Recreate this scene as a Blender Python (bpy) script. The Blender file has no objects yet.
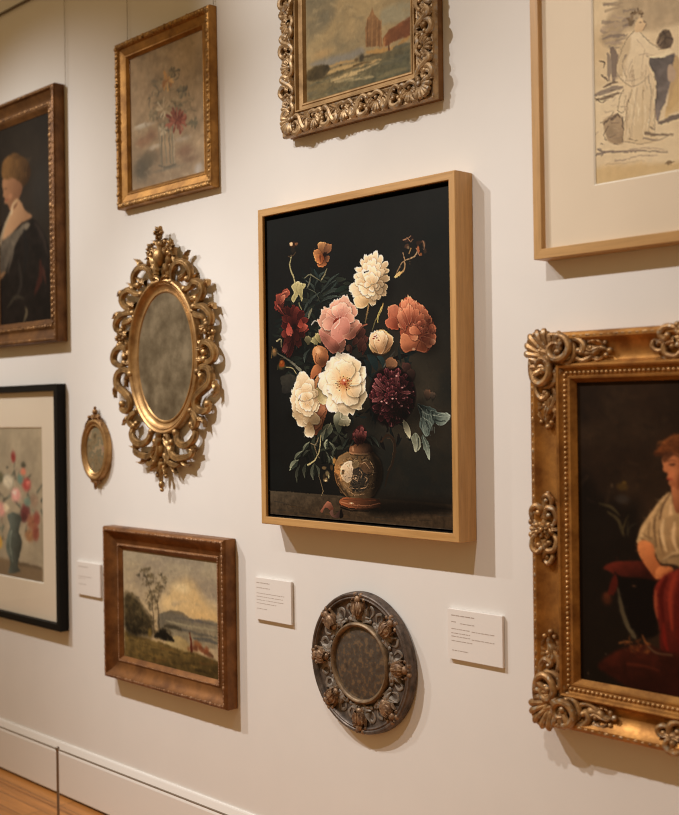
import bpy, math, random
import numpy as np
from mathutils import Matrix, Vector
PI = math.pi
sc = bpy.context.scene
COL = sc.collection
ZF = 0.245            # the floor lies this far below the height from which wall heights are measured

# ------------------------------------------------------------------ objects
def link(o, parent=None):
    COL.objects.link(o)
    if parent is not None:
        o.parent = parent
    return o

def thing(name, label, cat, x, z, roll=0.0, group=None, y=-0.002):
    o = bpy.data.objects.new(name, None)
    o.empty_display_size = 0.05
    o.location = (x, y, z + ZF)
    o.rotation_euler = (0, -roll, 0)
    tag(o, label, cat, group)
    return link(o)

def tag(o, label, cat, group=None):
    o['label'] = label
    o['category'] = cat
    if group:
        o['group'] = group
    return o

class MB:
    """Collects verts/faces in wall coordinates: u right, v up, w out of the wall."""
    def __init__(s):
        s.v = []
        s.f = []
    def add(s, vs, fs):
        n = len(s.v)
        s.v += [tuple(p) for p in vs]
        s.f += [tuple(i + n for i in f) for f in fs]
    def grid(s, rows, closed_u=False, closed_v=False):
        n = len(s.v); R = len(rows); Cn = len(rows[0])
        for r in rows:
            s.v += [tuple(p) for p in r]
        for i in range(R if closed_v else R - 1):
            for j in range(Cn if closed_u else Cn - 1):
                a = i * Cn + j; b = i * Cn + (j + 1) % Cn
                c = ((i + 1) % R) * Cn + (j + 1) % Cn; d = ((i + 1) % R) * Cn + j
                s.f.append((n + a, n + b, n + c, n + d))
    def box(s, u0, u1, v0, v1, w0, w1):
        s.add([(u0, v0, w0), (u1, v0, w0), (u1, v1, w0), (u0, v1, w0), (u0, v0, w1), (u1, v0, w1), (u1, v1, w1), (u0, v1, w1)],
              [(3, 2, 1, 0), (4, 5, 6, 7), (0, 1, 5, 4), (1, 2, 6, 5), (2, 3, 7, 6), (3, 0, 4, 7)])
    def frame(s, W, H, prof, sides=(0, 1, 2, 3)):
        """mitred moulding: prof = [(inset, height)], swept round a W x H rectangle."""
        for k in sides:
            rows = []
            for o, w in prof:
                a, b = W / 2 - o, H / 2 - o
                cs = [(-a, -b), (a, -b), (a, b), (-a, b)]
                p, q = cs[k], cs[(k + 1) % 4]
                rows.append([(p[0], p[1], w), (q[0], q[1], w)])
            s.grid(rows, closed_v=True)
            if len(sides) == 1:
                n = len(prof)
                m = len(s.v) - 2 * n
                s.f.append(tuple(m + 2 * i for i in range(n)))
                s.f.append(tuple(m + 2 * i + 1 for i in reversed(range(n))))
    def tube(s, pts, rad, seg=8, closed=False, flat=1.0):
        """round bar along pts [(u,v,w)]; flat squashes it towards the wall."""
        P = np.array(pts, float); n = len(P)
        if np.isscalar(rad):
            rad = [rad] * n
        if closed:
            T = np.roll(P, -1, 0) - np.roll(P, 1, 0)
        else:
            T = np.gradient(P, axis=0)
        T /= np.linalg.norm(T, axis=1)[:, None] + 1e-12
        rows = []
        for i in range(n):
            t = T[i]
            up = np.array([0, 0, 1.0])
            if abs(t[2]) > .9:
                up = np.array([0, 1.0, 0])
            a = np.cross(t, up); a /= np.linalg.norm(a) + 1e-12
            b = np.cross(a, t)
            rows.append([P[i] + rad[i] * (math.cos(q) * a + flat * math.sin(q) * b) for q in [2 * PI * k / seg for k in range(seg)]])
        m = len(s.v)
        s.grid(rows, closed_u=True, closed_v=closed)
        if not closed:
            s.f.append(tuple(m + k for k in range(seg)))
            e = m + (n - 1) * seg
            s.f.append(tuple(e + k for k in reversed(range(seg))))
    def ball(s, c, r, sq=(1, 1, 1), nu=10, nv=6):
        rows = []
        for i in range(1, nv):
            ph = PI * i / nv
            rows.append([(c[0] + r * sq[0] * math.sin(ph) * math.cos(2 * PI * k / nu), c[1] + r * sq[1] * math.sin(ph) * math.sin(2 * PI * k / nu),
                          c[2] + r * sq[2] * math.cos(ph)) for k in range(nu)])
        m = len(s.v)
        s.grid(rows, closed_u=True)
        e = len(s.v)
        s.v += [(c[0], c[1], c[2] + r * sq[2]), (c[0], c[1], c[2] - r * sq[2])]
        L = m + (nv - 2) * nu
        for k in range(nu):
            s.f.append((m + (k + 1) % nu, m + k, e))
            s.f.append((L + k, L + (k + 1) % nu, e + 1))
    def ring(s, a, b, prof, n=72, c=(0, 0)):
        """oval moulding: prof = [(offset outwards, height)] round an ellipse a x b (closed profile)."""
        rows = []
        for o, w in prof:
            rows.append([(c[0] + (a + o) * math.cos(2 * PI * k / n), c[1] + (b + o) * math.sin(2 * PI * k / n), w) for k in range(n)])
        s.grid(rows, closed_u=True, closed_v=True)
    def disc(s, a, b, w0, w1, n=64, dome=0.0, rings=8):
        rows = [[(a * math.cos(2 * PI * k / n), b * math.sin(2 * PI * k / n), w0) for k in range(n)]]
        for i in range(rings):
            q = 1 - i / rings
            rows.append([(a * q * math.cos(2 * PI * k / n), b * q * math.sin(2 * PI * k / n), w1 + dome * (1 - q * q)) for k in range(n)])
        m = len(s.v)
        s.grid(rows, closed_u=True)
        e = len(s.v); s.v.append((0, 0, w1 + dome))
        L = m + rings * n
        for k in range(n):
            s.f.append((L + k, L + (k + 1) % n, e))
        s.f.append(tuple(m + k for k in reversed(range(n))))
    def leaf(s, spine, width, w0, h, lobes=4, curl=0.0, nt=9, ns=22, fold=0.35, notch=0.4, taper=0.55):
        """a carved acanthus leaf: lobed outline, raised veins, tip curling off the ground."""
        S = curve2(spine, ns)
        T = np.gradient(S, axis=0); T /= np.linalg.norm(T, axis=1)[:, None] + 1e-12
        N = np.stack([-T[:, 1], T[:, 0]], 1)
        rows = []
        for i in range(ns):
            q = i / (ns - 1)
            sh = math.sin(PI * min(1, (q * .88 + .12)) ** taper) if q < 1 else 0.0
            lob = 1 - notch * (0.5 - 0.5 * math.cos(2 * PI * lobes * q)) ** 2
            wd = width * max(sh, .03) * lob
            row = []
            for j in range(nt):
                t = 2 * j / (nt - 1) - 1
                up = math.sqrt(max(0, 1 - t * t))
                vein = fold * (abs(math.sin(1.5 * PI * abs(t))) - .4)
                z = w0 + h * (up * (.75 + .25 * lob) + vein * .55 * up) * (0.55 + .45 * sh) + curl * q * q * (1 - .4 * t * t)
                if abs(t) > .999:
                    z = w0 - .004 + curl * q * q * .45
                pq = S[i] + N[i] * wd * t - T[i] * wd * .25 * t * t
                row.append((pq[0], pq[1], z))
            rows.append(row)
        s.grid(rows)
        s.grid([[(r[0][0], r[0][1], r[0][2]), (r[-1][0], r[-1][1], r[-1][2])] for r in rows])
    def scroll(s, A, B, bulge=1, kind='C', turns=.8, r=.012, w=.02, flat=.9, n=44, eye=1.5, power=3.0, groove=True, rise=0.0):
        """a C- or S-scroll whose two curled eyes sit at A and B."""
        q = np.linspace(-1, 1, n)
        base = np.abs(q) ** power
        K = turns * 2 * PI * base * (power + 1) / 2 + .9
        if kind == 'S':
            K = K * np.sign(q)
        th = np.cumsum(K) * (2 / n)
        X = np.cumsum(np.cos(th)) ; Y = np.cumsum(np.sin(th))
        Z = X + 1j * Y
        Z = (Z - Z[0]) / (Z[-1] - Z[0])
        if bulge * np.sum(Z.imag) < 0:
            Z = Z.conj()
        a = complex(*A); b = complex(*B)
        Z = a + (b - a) * Z
        rad = r * (0.5 + 0.5 * np.cos(q * PI * .5) ** .6)
        pts = [(z.real, z.imag, w + rise * (1 - abs(t) ** 2)) for z, t in zip(Z, q)]
        s.tube(pts, list(rad), seg=8, flat=flat)
        if groove:
            s.tube([(p[0], p[1], p[2] + rr * flat * .72) for p, rr in zip(pts, rad)], [rr * .38 for rr in rad], seg=5)
        for k in (0, -1):
            s.ball((pts[k][0], pts[k][1], w + r * .2), r * .62 * eye, (1, 1, .9), 9, 6)
    def rosette(s, c, r, w, n=6, h=.012, rings=2, rot=0.0):
        for g in range(rings):
            rr = r * (1 - .42 * g)
            for k in range(n):
                a = rot + 2 * PI * (k + .5 * g) / n
                p0 = (c[0] + .1 * rr * math.cos(a), c[1] + .1 * rr * math.sin(a))
                p1 = (c[0] + rr * math.cos(a), c[1] + rr * math.sin(a))
                s.leaf([p0, ((p0[0] + p1[0]) / 2, (p0[1] + p1[1]) / 2), p1], rr * .42, w + g * h * .55, h * .7, lobes=1, curl=h * .4, nt=6, ns=8, notch=.05, taper=1.3)
        s.ball((c[0], c[1], w + h * (1 + .3 * rings)), r * .24, (1, 1, .8), 8, 5)
    def build(s, name, m, parent=None, smooth=True, angle=40):
        me = bpy.data.meshes.new(name)
        me.from_pydata([(u, -w, v) for u, v, w in s.v], [], s.f)
        me.validate()
        import bmesh
        bm = bmesh.new(); bm.from_mesh(me)
        bmesh.ops.recalc_face_normals(bm, faces=bm.faces[:])
        bm.to_mesh(me); bm.free()
        if smooth:
            me.polygons.foreach_set('use_smooth', [True] * len(me.polygons))
            me.set_sharp_from_angle(angle=math.radians(angle))
        me.materials.append(m)
        o = bpy.data.objects.new(name, me)
        return link(o, parent)

def curve2(pts, n):
    """Catmull-Rom through 2-D pts, n samples."""
    P = np.array(pts, float)
    if len(P) == 2:
        return P[0] + (P[1] - P[0]) * np.linspace(0, 1, n)[:, None]
    Q = np.vstack([2 * P[0] - P[1], P, 2 * P[-1] - P[-2]])
    m = len(P) - 1
    out = []
    for t in np.linspace(0, m - 1e-6, n):
        i = int(t); f = t - i
        p0, p1, p2, p3 = Q[i], Q[i + 1], Q[i + 2], Q[i + 3]
        out.append(.5 * (2 * p1 + (p2 - p0) * f + (2 * p0 - 5 * p1 + 4 * p2 - p3) * f * f + (3 * p1 - p0 - 3 * p2 + p3) * f ** 3))
    return np.array(out)

# ------------------------------------------------------------------ materials
def lin(c):
    c = np.asarray(c, float) / 255.0
    return np.where(c <= .04045, c / 12.92, ((c + .055) / 1.055) ** 2.4)

def new_mat(name):
    m = bpy.data.materials.new(name)
    m.use_nodes = True
    nt = m.node_tree
    b = nt.nodes['Principled BSDF']
    return m, nt, b

def nd(nt, typ, **kw):
    n = nt.nodes.new(typ)
    for k, v in kw.items():
        if k in n.inputs:
            n.inputs[k].default_value = v
        else:
            setattr(n, k, v)
    return n

def ramp(nt, fac, stops):
    r = nt.nodes.new('ShaderNodeValToRGB')
    e = r.color_ramp.elements
    while len(e) < len(stops):
        e.new(.5)
    for el, (p, c) in zip(e, stops):
        el.position = p
        el.color = (*c, 1)
    nt.links.new(fac, r.inputs[0])
    return r

def plain(name, col, rough=.5, metal=0.0, spec=.5, bump=0.0, bscale=200.0, vary=0.0):
    m, nt, b = new_mat(name)
    b.inputs['Base Color'].default_value = (*col, 1)
    b.inputs['Roughness'].default_value = rough
    b.inputs['Metallic'].default_value = metal
    b.inputs['Specular IOR Level'].default_value = spec
    tc = nd(nt, 'ShaderNodeTexCoord')
    if vary:
        n = nd(nt, 'ShaderNodeTexNoise', Scale=6.0, Detail=5.0)
        nt.links.new(tc.outputs['Object'], n.inputs['Vector'])
        r = ramp(nt, n.outputs['Fac'], [(.3, [c * (1 - vary) for c in col]), (.7, [min(1, c * (1 + vary)) for c in col])])
        nt.links.new(r.outputs[0], b.inputs['Base Color'])
    if bump:
        n = nd(nt, 'ShaderNodeTexNoise', Scale=bscale, Detail=4.0)
        nt.links.new(tc.outputs['Object'], n.inputs['Vector'])
        bp = nd(nt, 'ShaderNodeBump', Strength=bump, Distance=.001)
        nt.links.new(n.outputs['Fac'], bp.inputs['Height'])
        nt.links.new(bp.outputs[0], b.inputs['Normal'])
    return m

def gilt(name, hi, lo, metal=.8, rough=.4, scale=22.0, split=(.36, .62), bump=.5, bscale=140.0, spot=None):
    """worn gilding: leaf with rubbed patches where the ground shows."""
    m, nt, b = new_mat(name)
    tc = nd(nt, 'ShaderNodeTexCoord')
    n = nd(nt, 'ShaderNodeTexNoise', Scale=scale, Detail=7.0, Roughness=.62)
    nt.links.new(tc.outputs['Object'], n.inputs['Vector'])
    st = [(split[0], lo), (split[1], hi)]
    r = ramp(nt, n.outputs['Fac'], st)
    col = r.outputs[0]
    if spot:
        n2 = nd(nt, 'ShaderNodeTexNoise', Scale=scale * 2.7, Detail=4.0)
        nt.links.new(tc.outputs['Object'], n2.inputs['Vector'])
        r2 = ramp(nt, n2.outputs['Fac'], [(.56, (0, 0, 0)), (.64, (1, 1, 1))])
        mx = nd(nt, 'ShaderNodeMix', data_type='RGBA')
        nt.links.new(r2.outputs[0], mx.inputs['Factor'])
        nt.links.new(col, mx.inputs['A'])
        mx.inputs['B'].default_value = (*spot, 1)
        col = mx.outputs['Result']
    nt.links.new(col, b.inputs['Base Color'])
    b.inputs['Metallic'].default_value = metal
    rr = nd(nt, 'ShaderNodeMapRange')
    rr.inputs['To Min'].default_value = min(1, rough + .22)
    rr.inputs['To Max'].default_value = max(.05, rough - .08)
    nt.links.new(n.outputs['Fac'], rr.inputs['Value'])
    nt.links.new(rr.outputs[0], b.inputs['Roughness'])
    nb = nd(nt, 'ShaderNodeTexNoise', Scale=bscale, Detail=5.0)
    nt.links.new(tc.outputs['Object'], nb.inputs['Vector'])
    bp = nd(nt, 'ShaderNodeBump', Strength=bump, Distance=.0015)
    nt.links.new(nb.outputs['Fac'], bp.inputs['Height'])
    nt.links.new(bp.outputs[0], b.inputs['Normal'])
    return m

def wood(name, hi, lo, along='x', rough=.45, scale=1.0, dark=.55):
    m, nt, b = new_mat(name)
    tc = nd(nt, 'ShaderNodeTexCoord')
    mp = nd(nt, 'ShaderNodeMapping')
    s = [38 * scale] * 3
    s['xyz'.index(along)] = 2.2 * scale
    mp.inputs['Scale'].default_value = s
    nt.links.new(tc.outputs['Object'], mp.inputs['Vector'])
    n = nd(nt, 'ShaderNodeTexNoise', Scale=1.0, Detail=8.0, Roughness=.6, Distortion=.4)
    nt.links.new(mp.outputs[0], n.inputs['Vector'])
    n2 = nd(nt, 'ShaderNodeTexNoise', Scale=5.5, Detail=4.0, Roughness=.6)
    nt.links.new(mp.outputs[0], n2.inputs['Vector'])
    r = ramp(nt, n.outputs['Fac'], [(.32, lo), (.62, hi)])
    r2 = ramp(nt, n2.outputs['Fac'], [(.36, (dark,) * 3), (.5, (1, 1, 1))])
    mx = nd(nt, 'ShaderNodeMix', data_type='RGBA', blend_type='MULTIPLY')
    mx.inputs['Factor'].default_value = .5
    nt.links.new(r.outputs[0], mx.inputs['A'])
    nt.links.new(r2.outputs[0], mx.inputs['B'])
    nt.links.new(mx.outputs['Result'], b.inputs['Base Color'])
    b.inputs['Roughness'].default_value = rough
    bp = nd(nt, 'ShaderNodeBump', Strength=.25, Distance=.0006)
    nt.links.new(n2.outputs['Fac'], bp.inputs['Height'])
    nt.links.new(bp.outputs[0], b.inputs['Normal'])
    return m

def glass_mat(name, tint=(1, 1, 1), ior=1.45, rough=.03):
    """picture glass: clear, with the mirror-like sheen of its surface."""
    m, nt, b = new_mat(name)
    nt.nodes.remove(b)
    out = [n for n in nt.nodes if n.type == 'OUTPUT_MATERIAL'][0]
    t = nd(nt, 'ShaderNodeBsdfTransparent'); t.inputs[0].default_value = (*tint, 1)
    g = nd(nt, 'ShaderNodeBsdfGlossy'); g.inputs['Roughness'].default_value = rough
    f = nd(nt, 'ShaderNodeFresnel', IOR=ior)
    mx = nd(nt, 'ShaderNodeMixShader')
    ge = nd(nt, 'ShaderNodeNewGeometry')
    inv = nd(nt, 'ShaderNodeMath', operation='SUBTRACT'); inv.inputs[0].default_value = 1.0
    mu = nd(nt, 'ShaderNodeMath', operation='MULTIPLY')
    nt.links.new(ge.outputs['Backfacing'], inv.inputs[1])
    nt.links.new(f.outputs[0], mu.inputs[0]); nt.links.new(inv.outputs[0], mu.inputs[1])
    nt.links.new(mu.outputs[0], mx.inputs[0]); nt.links.new(t.outputs[0], mx.inputs[1]); nt.links.new(g.outputs[0], mx.inputs[2])
    nt.links.new(mx.outputs[0], out.inputs['Surface'])
    return m

def pigment_mat(name, rough=.45, spec=.3, bump=.25, bscale=260.0):
    m, nt, b = new_mat(name)
    a = nd(nt, 'ShaderNodeAttribute', attribute_name='pigment')
    nt.links.new(a.outputs['Color'], b.inputs['Base Color'])
    b.inputs['Roughness'].default_value = rough
    b.inputs['Specular IOR Level'].default_value = spec
    tc = nd(nt, 'ShaderNodeTexCoord')
    n = nd(nt, 'ShaderNodeTexNoise', Scale=bscale, Detail=3.0)
    nt.links.new(tc.outputs['Object'], n.inputs['Vector'])
    bp = nd(nt, 'ShaderNodeBump', Strength=bump, Distance=.0006)
    nt.links.new(n.outputs['Fac'], bp.inputs['Height'])
    nt.links.new(bp.outputs[0], b.inputs['Normal'])
    return m

# ------------------------------------------------------------------ camera
FPX, YAW, PITCH, ROLL = 1172.65, math.radians(46.511), math.radians(.0846), math.radians(-.8215)
CAM = np.array([3.06, -2.76, 1.5])
_F = np.array([-math.sin(YAW) * math.cos(PITCH), math.cos(YAW) * math.cos(PITCH), math.sin(PITCH)])
_R0 = np.array([math.cos(YAW), math.sin(YAW), 0.0])
_U0 = np.cross(_R0, _F)
_R = _R0 * math.cos(ROLL) + _U0 * math.sin(ROLL)
_U = -_R0 * math.sin(ROLL) + _U0 * math.cos(ROLL)

def make_camera():
    cd = bpy.data.cameras.new('camera')
    cd.sensor_fit = 'HORIZONTAL'
    cd.sensor_width = 36.0
    cd.lens = 36.0 * FPX / 679.0
    cd.dof.use_dof = True
    cd.dof.focus_distance = 3.9
    cd.dof.aperture_fstop = 2.3
    cd.clip_start = .05
    o = bpy.data.objects.new('camera', cd)
    M = Matrix.Identity(4)
    for i in range(3):
        M[i][0], M[i][1], M[i][2] = _R[i], _U[i], -_F[i]
    M[0][3], M[1][3], M[2][3] = CAM[0], CAM[1], CAM[2] + ZF
    o.matrix_world = M
    link(o)
    sc.camera = o

def seen(x, z, w):
    """where a point of the wall (x, z, distance out) falls on the photograph"""
    v = np.array([x, -w, z]) - CAM
    d = v @ _F
    return (339.5 + FPX * (v @ _R) / d, 407.5 - FPX * (v @ _U) / d)
# ------------------------------------------------------------------ painting engine: pigments laid on a canvas grid
def vnoise(h, w, cells, seed, octaves=4, stretch=1.0):
    rng = np.random.RandomState(seed)
    out = np.zeros((h, w)); amp = 1.0; tot = 0
    for k in range(octaves):
        cy = max(2, int(cells * 2 ** k)); cx = max(2, int(cells * 2 ** k * w / h / stretch))
        g = rng.rand(cy + 2, cx + 2)
        yy = np.linspace(0, cy, h); xx = np.linspace(0, cx, w)
        y0 = np.minimum(yy.astype(int), cy); x0 = np.minimum(xx.astype(int), cx)
        fy = yy - y0; fx = xx - x0
        fy = (fy * fy * (3 - 2 * fy))[:, None]; fx = (fx * fx * (3 - 2 * fx))[None]
        a = g[np.ix_(y0, x0)]; b = g[np.ix_(y0, x0 + 1)]; c = g[np.ix_(y0 + 1, x0)]; d = g[np.ix_(y0 + 1, x0 + 1)]
        out += amp * ((a * (1 - fx) + b * fx) * (1 - fy) + (c * (1 - fx) + d * fx) * fy)
        tot += amp; amp *= .55
    return out / tot

class Canvas:
    def __init__(s, root, x0, x1, z0, z1, w, ppm, light=(.92, .82, .70), ground=(40, 40, 36)):
        """a picture surface spanning x0..x1, z0..z1 (about the root thing), ppm pigment cells per metre"""
        s.root = root; s.rect = (x0, x1, z0, z1, w); s.light = np.array(light)
        s.W = int((x1 - x0) * ppm); s.H = int((z1 - z0) * ppm)
        s.img = np.ones((s.H, s.W, 3)) * np.array(ground, float)
        cx, cz = root.location.x, root.location.z - ZF
        r = -root.rotation_euler.y
        q = []
        for u, v in ((x0, z1), (x1, z1), (x1, z0), (x0, z0)):
            q.append(seen(cx + u - r * v, cz + v + r * u, w))
        s.hom = s._hom(q, [(0, 0), (s.W, 0), (s.W, s.H), (0, s.H)])
        s.pitch = s.H / ((q[3][1] - q[0][1] + q[2][1] - q[1][1]) / 2)
        s.view(0, 0, 1)
        s.rng = random.Random(5)
    @staticmethod
    def _hom(src, dst):
        A = []; b = []
        for (x, y), (u, v) in zip(src, dst):
            A.append([x, y, 1, 0, 0, 0, -u * x, -u * y]); b.append(u)
            A.append([0, 0, 0, x, y, 1, -v * x, -v * y]); b.append(v)
        return np.append(np.linalg.solve(np.array(A), np.array(b)), 1).reshape(3, 3)
    def view(s, ox, oy, k):
        s.o = (ox, oy); s.k = k
    def pts(s, P):
        P = np.asarray(P, float) / s.k + np.array(s.o)
        Q = np.c_[P, np.ones(len(P))] @ s.hom.T
        return Q[:, :2] / Q[:, 2:]
    def sz(s, v):
        return v / s.k * s.pitch
    @staticmethod
    def closed(P, sub=5):
        n = len(P); out = []
        for i in range(n):
            p0, p1, p2, p3 = P[i - 1], P[i], P[(i + 1) % n], P[(i + 2) % n]
            for k in range(sub):
                f = k / sub
                out.append(.5 * (2 * p1 + (p2 - p0) * f + (2 * p0 - 5 * p1 + 4 * p2 - p3) * f * f + (3 * p1 - p0 - 3 * p2 + p3) * f ** 3))
        return np.array(out)
    def _box(s, lo, hi, m):
        x0 = max(0, int(lo[0] - m)); x1 = min(s.W, int(hi[0] + m) + 2); y0 = max(0, int(lo[1] - m)); y1 = min(s.H, int(hi[1] + m) + 2)
        if x1 <= x0 or y1 <= y0:
            return None
        yy, xx = np.mgrid[y0:y1, x0:x1]
        return x0, x1, y0, y1, xx + .5, yy + .5
    def _lay(s, bx, col, al):
        x0, x1, y0, y1 = bx[:4]
        al = al[..., None]
        s.img[y0:y1, x0:x1] = s.img[y0:y1, x0:x1] * (1 - al) + np.clip(col, 0, 255) * al
    def _sd(s, Q, bx):
        xx, yy = bx[4], bx[5]
        inside = np.zeros(xx.shape, bool); d2 = np.full(xx.shape, 1e12)
        n = len(Q)
        for i in range(n):
            (ax, ay), (bx_, by) = Q[i], Q[(i + 1) % n]
            ex, ey = bx_ - ax, by - ay
            t = np.clip(((xx - ax) * ex + (yy - ay) * ey) / (ex * ex + ey * ey + 1e-9), 0, 1)
            d2 = np.minimum(d2, (xx - ax - t * ex) ** 2 + (yy - ay - t * ey) ** 2)
            c = (ay > yy) != (by > yy)
            if abs(by - ay) > 1e-9:
                inside ^= c & (xx < (bx_ - ax) * (yy - ay) / (by - ay) + ax)
        d = np.sqrt(d2)
        return np.where(inside, d, -d)
    def poly(s, P, c0, c1=None, ax=None, soft=1.5, a=1.0, smooth=True, rim=None, rimw=0, mottle=0.0, raw=False):
        """closed shape; c0 shades into c1 along ax = (from, to); rim tints a band inside the edge."""
        Q = np.asarray(P, float) if raw else s.pts(P)
        if smooth:
            Q = s.closed(Q)
        sf = max(.8, soft if raw else s.sz(soft))
        bx = s._box(Q.min(0), Q.max(0), sf)
        if bx is None:
            return
        sd = s._sd(Q, bx)
        al = np.clip(.5 + sd / sf, 0, 1) * a
        col = np.ones(sd.shape + (3,)) * np.array(c0, float)
        if c1 is not None:
            A, B = (np.asarray(ax, float) if raw else s.pts(ax)) if ax is not None else (Q.min(0), Q.max(0))
            e = B - A
            t = np.clip(((bx[4] - A[0]) * e[0] + (bx[5] - A[1]) * e[1]) / (e @ e + 1e-9), 0, 1)[..., None]
            col = col * (1 - t) + np.array(c1, float) * t
        if rim is not None:
            rw = max(1.0, rimw if raw else s.sz(rimw))
            t = np.clip(1 - sd / rw, 0, 1)[..., None] * .5
            col = col * (1 - t) + np.array(rim, float) * t
        if mottle:
            nz = vnoise(sd.shape[0], sd.shape[1], max(2, sd.shape[0] // 9), s.rng.randint(0, 9999), 3) - .5
            col = col * (1 + mottle * 2 * nz[..., None])
        s._lay(bx, col, al)
    def stroke(s, P, w0, c0, w1=None, c1=None, soft=1.5, a=1.0, mid=None, n=14):
        """brush stroke, width w0 -> (mid) -> w1, colour c0 -> c1"""
        Q = curve2(s.pts(P), n) if len(P) > 2 else s.pts(P)
        w1 = w0 if w1 is None else w1
        W0, W1 = s.sz(w0) / 2, s.sz(w1) / 2
        M = None if mid is None else s.sz(mid) / 2
        sf = max(.9, s.sz(soft))
        m = max(W0, W1, M or 0) + sf
        bx = s._box(Q.min(0), Q.max(0), m)
        if bx is None:
            return
        best = np.full(bx[4].shape, -1e9); tt = np.zeros(bx[4].shape)
        k = len(Q) - 1
        for i in range(k):
            (ax, ay), (bx_, by) = Q[i], Q[i + 1]
            ex, ey = bx_ - ax, by - ay
            t = np.clip(((bx[4] - ax) * ex + (bx[5] - ay) * ey) / (ex * ex + ey * ey + 1e-9), 0, 1)
            g = (i + t) / k
            w = W0 + (W1 - W0) * g if M is None else np.where(g < .5, W0 + (M - W0) * np.sin(PI * g), W1 + (M - W1) * np.sin(PI * g))
            v = w - np.sqrt((bx[4] - ax - t * ex) ** 2 + (bx[5] - ay - t * ey) ** 2)
            u = v > best
            best = np.where(u, v, best); tt = np.where(u, g, tt)
        al = np.clip(.5 + best / sf, 0, 1) * a
        c0 = np.array(c0, float); c1 = c0 if c1 is None else np.array(c1, float)
        s._lay(bx, c0 + (c1 - c0) * tt[..., None], al)
    def blob(s, x, y, rx, ry, c, a=1.0, hard=.3, rot=0.0):
        """soft dab"""
        C = s.pts([(x, y)])[0]
        ex = s.pts([(x + rx, y)])[0] - C
        RX = max(1.0, np.hypot(*ex)); RY = max(1.0, s.sz(ry))
        m = max(RX, RY) * 1.1
        bx = s._box(C, C, m)
        if bx is None:
            return
        dx, dy = bx[4] - C[0], bx[5] - C[1]
        cr, sr = math.cos(rot), math.sin(rot)
        d = np.sqrt(((dx * cr + dy * sr) / RX) ** 2 + ((-dx * sr + dy * cr) / RY) ** 2)
        t = np.clip((1 - d) / (1 - hard), 0, 1)
        s._lay(bx, np.ones(d.shape + (3,)) * np.array(c, float), t * t * (3 - 2 * t) * a)
    def petal(s, b, t, w, c0, c1, rim=None, rimw=4, ruffle=.06, soft=2.0, a=1.0, mottle=.06, shade=.5):
        B = np.array(b, float); T = np.array(t, float); ax = T - B; L = np.hypot(*ax) + 1e-6
        N = np.array([-ax[1], ax[0]]) / L
        R = s.rng
        j = lambda: 1 + R.uniform(-ruffle, ruffle)
        sh = [(0, .16), (.25, .62), (.55, 1), (.8, .95), (.95, .6)]
        L_ = [B + ax * f * j() + N * w * g * j() for f, g in sh]
        R_ = [B + ax * f * j() - N * w * g * j() for f, g in sh]
        tip = [B + ax * (1.02 * j()) + N * w * .25, B + ax * (1.03 - ruffle * .7), B + ax * (1.02 * j()) - N * w * .28]
        if shade:
            s.poly(np.array(L_ + tip + R_[::-1]) + np.array([w * .10, w * .18]), np.array(c0) * .35, soft=w * .55, a=a * shade)
        s.poly(np.array(L_ + tip + R_[::-1]), c0, c1, (B, B + ax * 1.0), soft=soft, rim=rim, rimw=rimw, a=a, mottle=mottle)
    def bloom(s, cx, cy, rx, ry, cols, rings, rot=0.0, lightdir=(-.5, -.8), seed=1, rim=None, off=(0, 0), contrast=.28, ruffle=.12, wide=1.0, rimw=4):
        """many-petalled flower; rings = [(reach, count, root)] from outside in; cols = (deep, body, lit)"""
        s.rng = random.Random(seed)
        d, m, l = [np.array(c, float) for c in cols]
        cr, sr = math.cos(rot), math.sin(rot)
        for gi, (reach, cnt, root) in enumerate(rings):
            ph = s.rng.uniform(0, 6.28)
            for k in s.rng.sample(range(cnt), cnt):
                a = ph + 2 * PI * k / cnt + s.rng.uniform(-.18, .18)
                rr = reach * s.rng.uniform(.88, 1.1)
                f = gi / max(1, len(rings) - 1)
                ccx, ccy = cx + off[0] * f, cy + off[1] * f
                def q(r_):
                    x, y = rx * r_ * math.cos(a), ry * r_ * math.sin(a)
                    return (ccx + x * cr - y * sr, ccy + x * sr + y * cr)
                b, t = q(root), q(rr)
                w = wide * PI * (rx + ry) / 2 * reach / cnt * 1.0
                lit = math.cos(a) * lightdir[0] + math.sin(a) * lightdir[1]
                e = np.clip(.55 + contrast * lit + s.rng.uniform(-.22, .22), 0, 1)
                c1 = m + (l - m) * e
                c0 = d + (m - d) * e * .8
                s.petal(b, t, w, c0, c1, rim=(c1 * .55 + l * .45 if rim is None else rim), rimw=rimw, ruffle=ruffle)
    def tone(s, cells, amt, seed, stretch=1.0, octaves=5):
        s.img *= 1 + amt * 2 * (vnoise(s.H, s.W, cells, seed, octaves, stretch) - .5)[..., None]
    def wash(s, cells, c, amt, seed, stretch=1.0, lo=.5, hi=.75):
        n = vnoise(s.H, s.W, cells, seed, 5, stretch)
        t = np.clip((n - lo) / (hi - lo), 0, 1)[..., None] * amt
        s.img = s.img * (1 - t) + np.array(c, float) * t
    def leafy(s, b, t, w, c0, c1, bend=0.0, a=1.0, soft=2.0):
        """pointed leaf in two tones along its rib"""
        B = np.array(b, float); T = np.array(t, float); ax = T - B; L = np.hypot(*ax) + 1e-6
        N = np.array([-ax[1], ax[0]]) / L
        if N[1] > 0:
            N = -N
        f = np.array([0, .18, .42, .68, .88, 1.0]); g = np.array([.06, .62, 1, .72, .3, 0])
        mid = [B + ax * q + N * bend * math.sin(PI * q) for q in f]
        up = [m + N * w * k * s.rng.uniform(.85, 1.1) for m, k in zip(mid, g)]
        dn = [m - N * w * k * s.rng.uniform(.85, 1.1) for m, k in zip(mid, g)]
        c0 = np.array(c0, float); c1 = np.array(c1, float)
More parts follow.
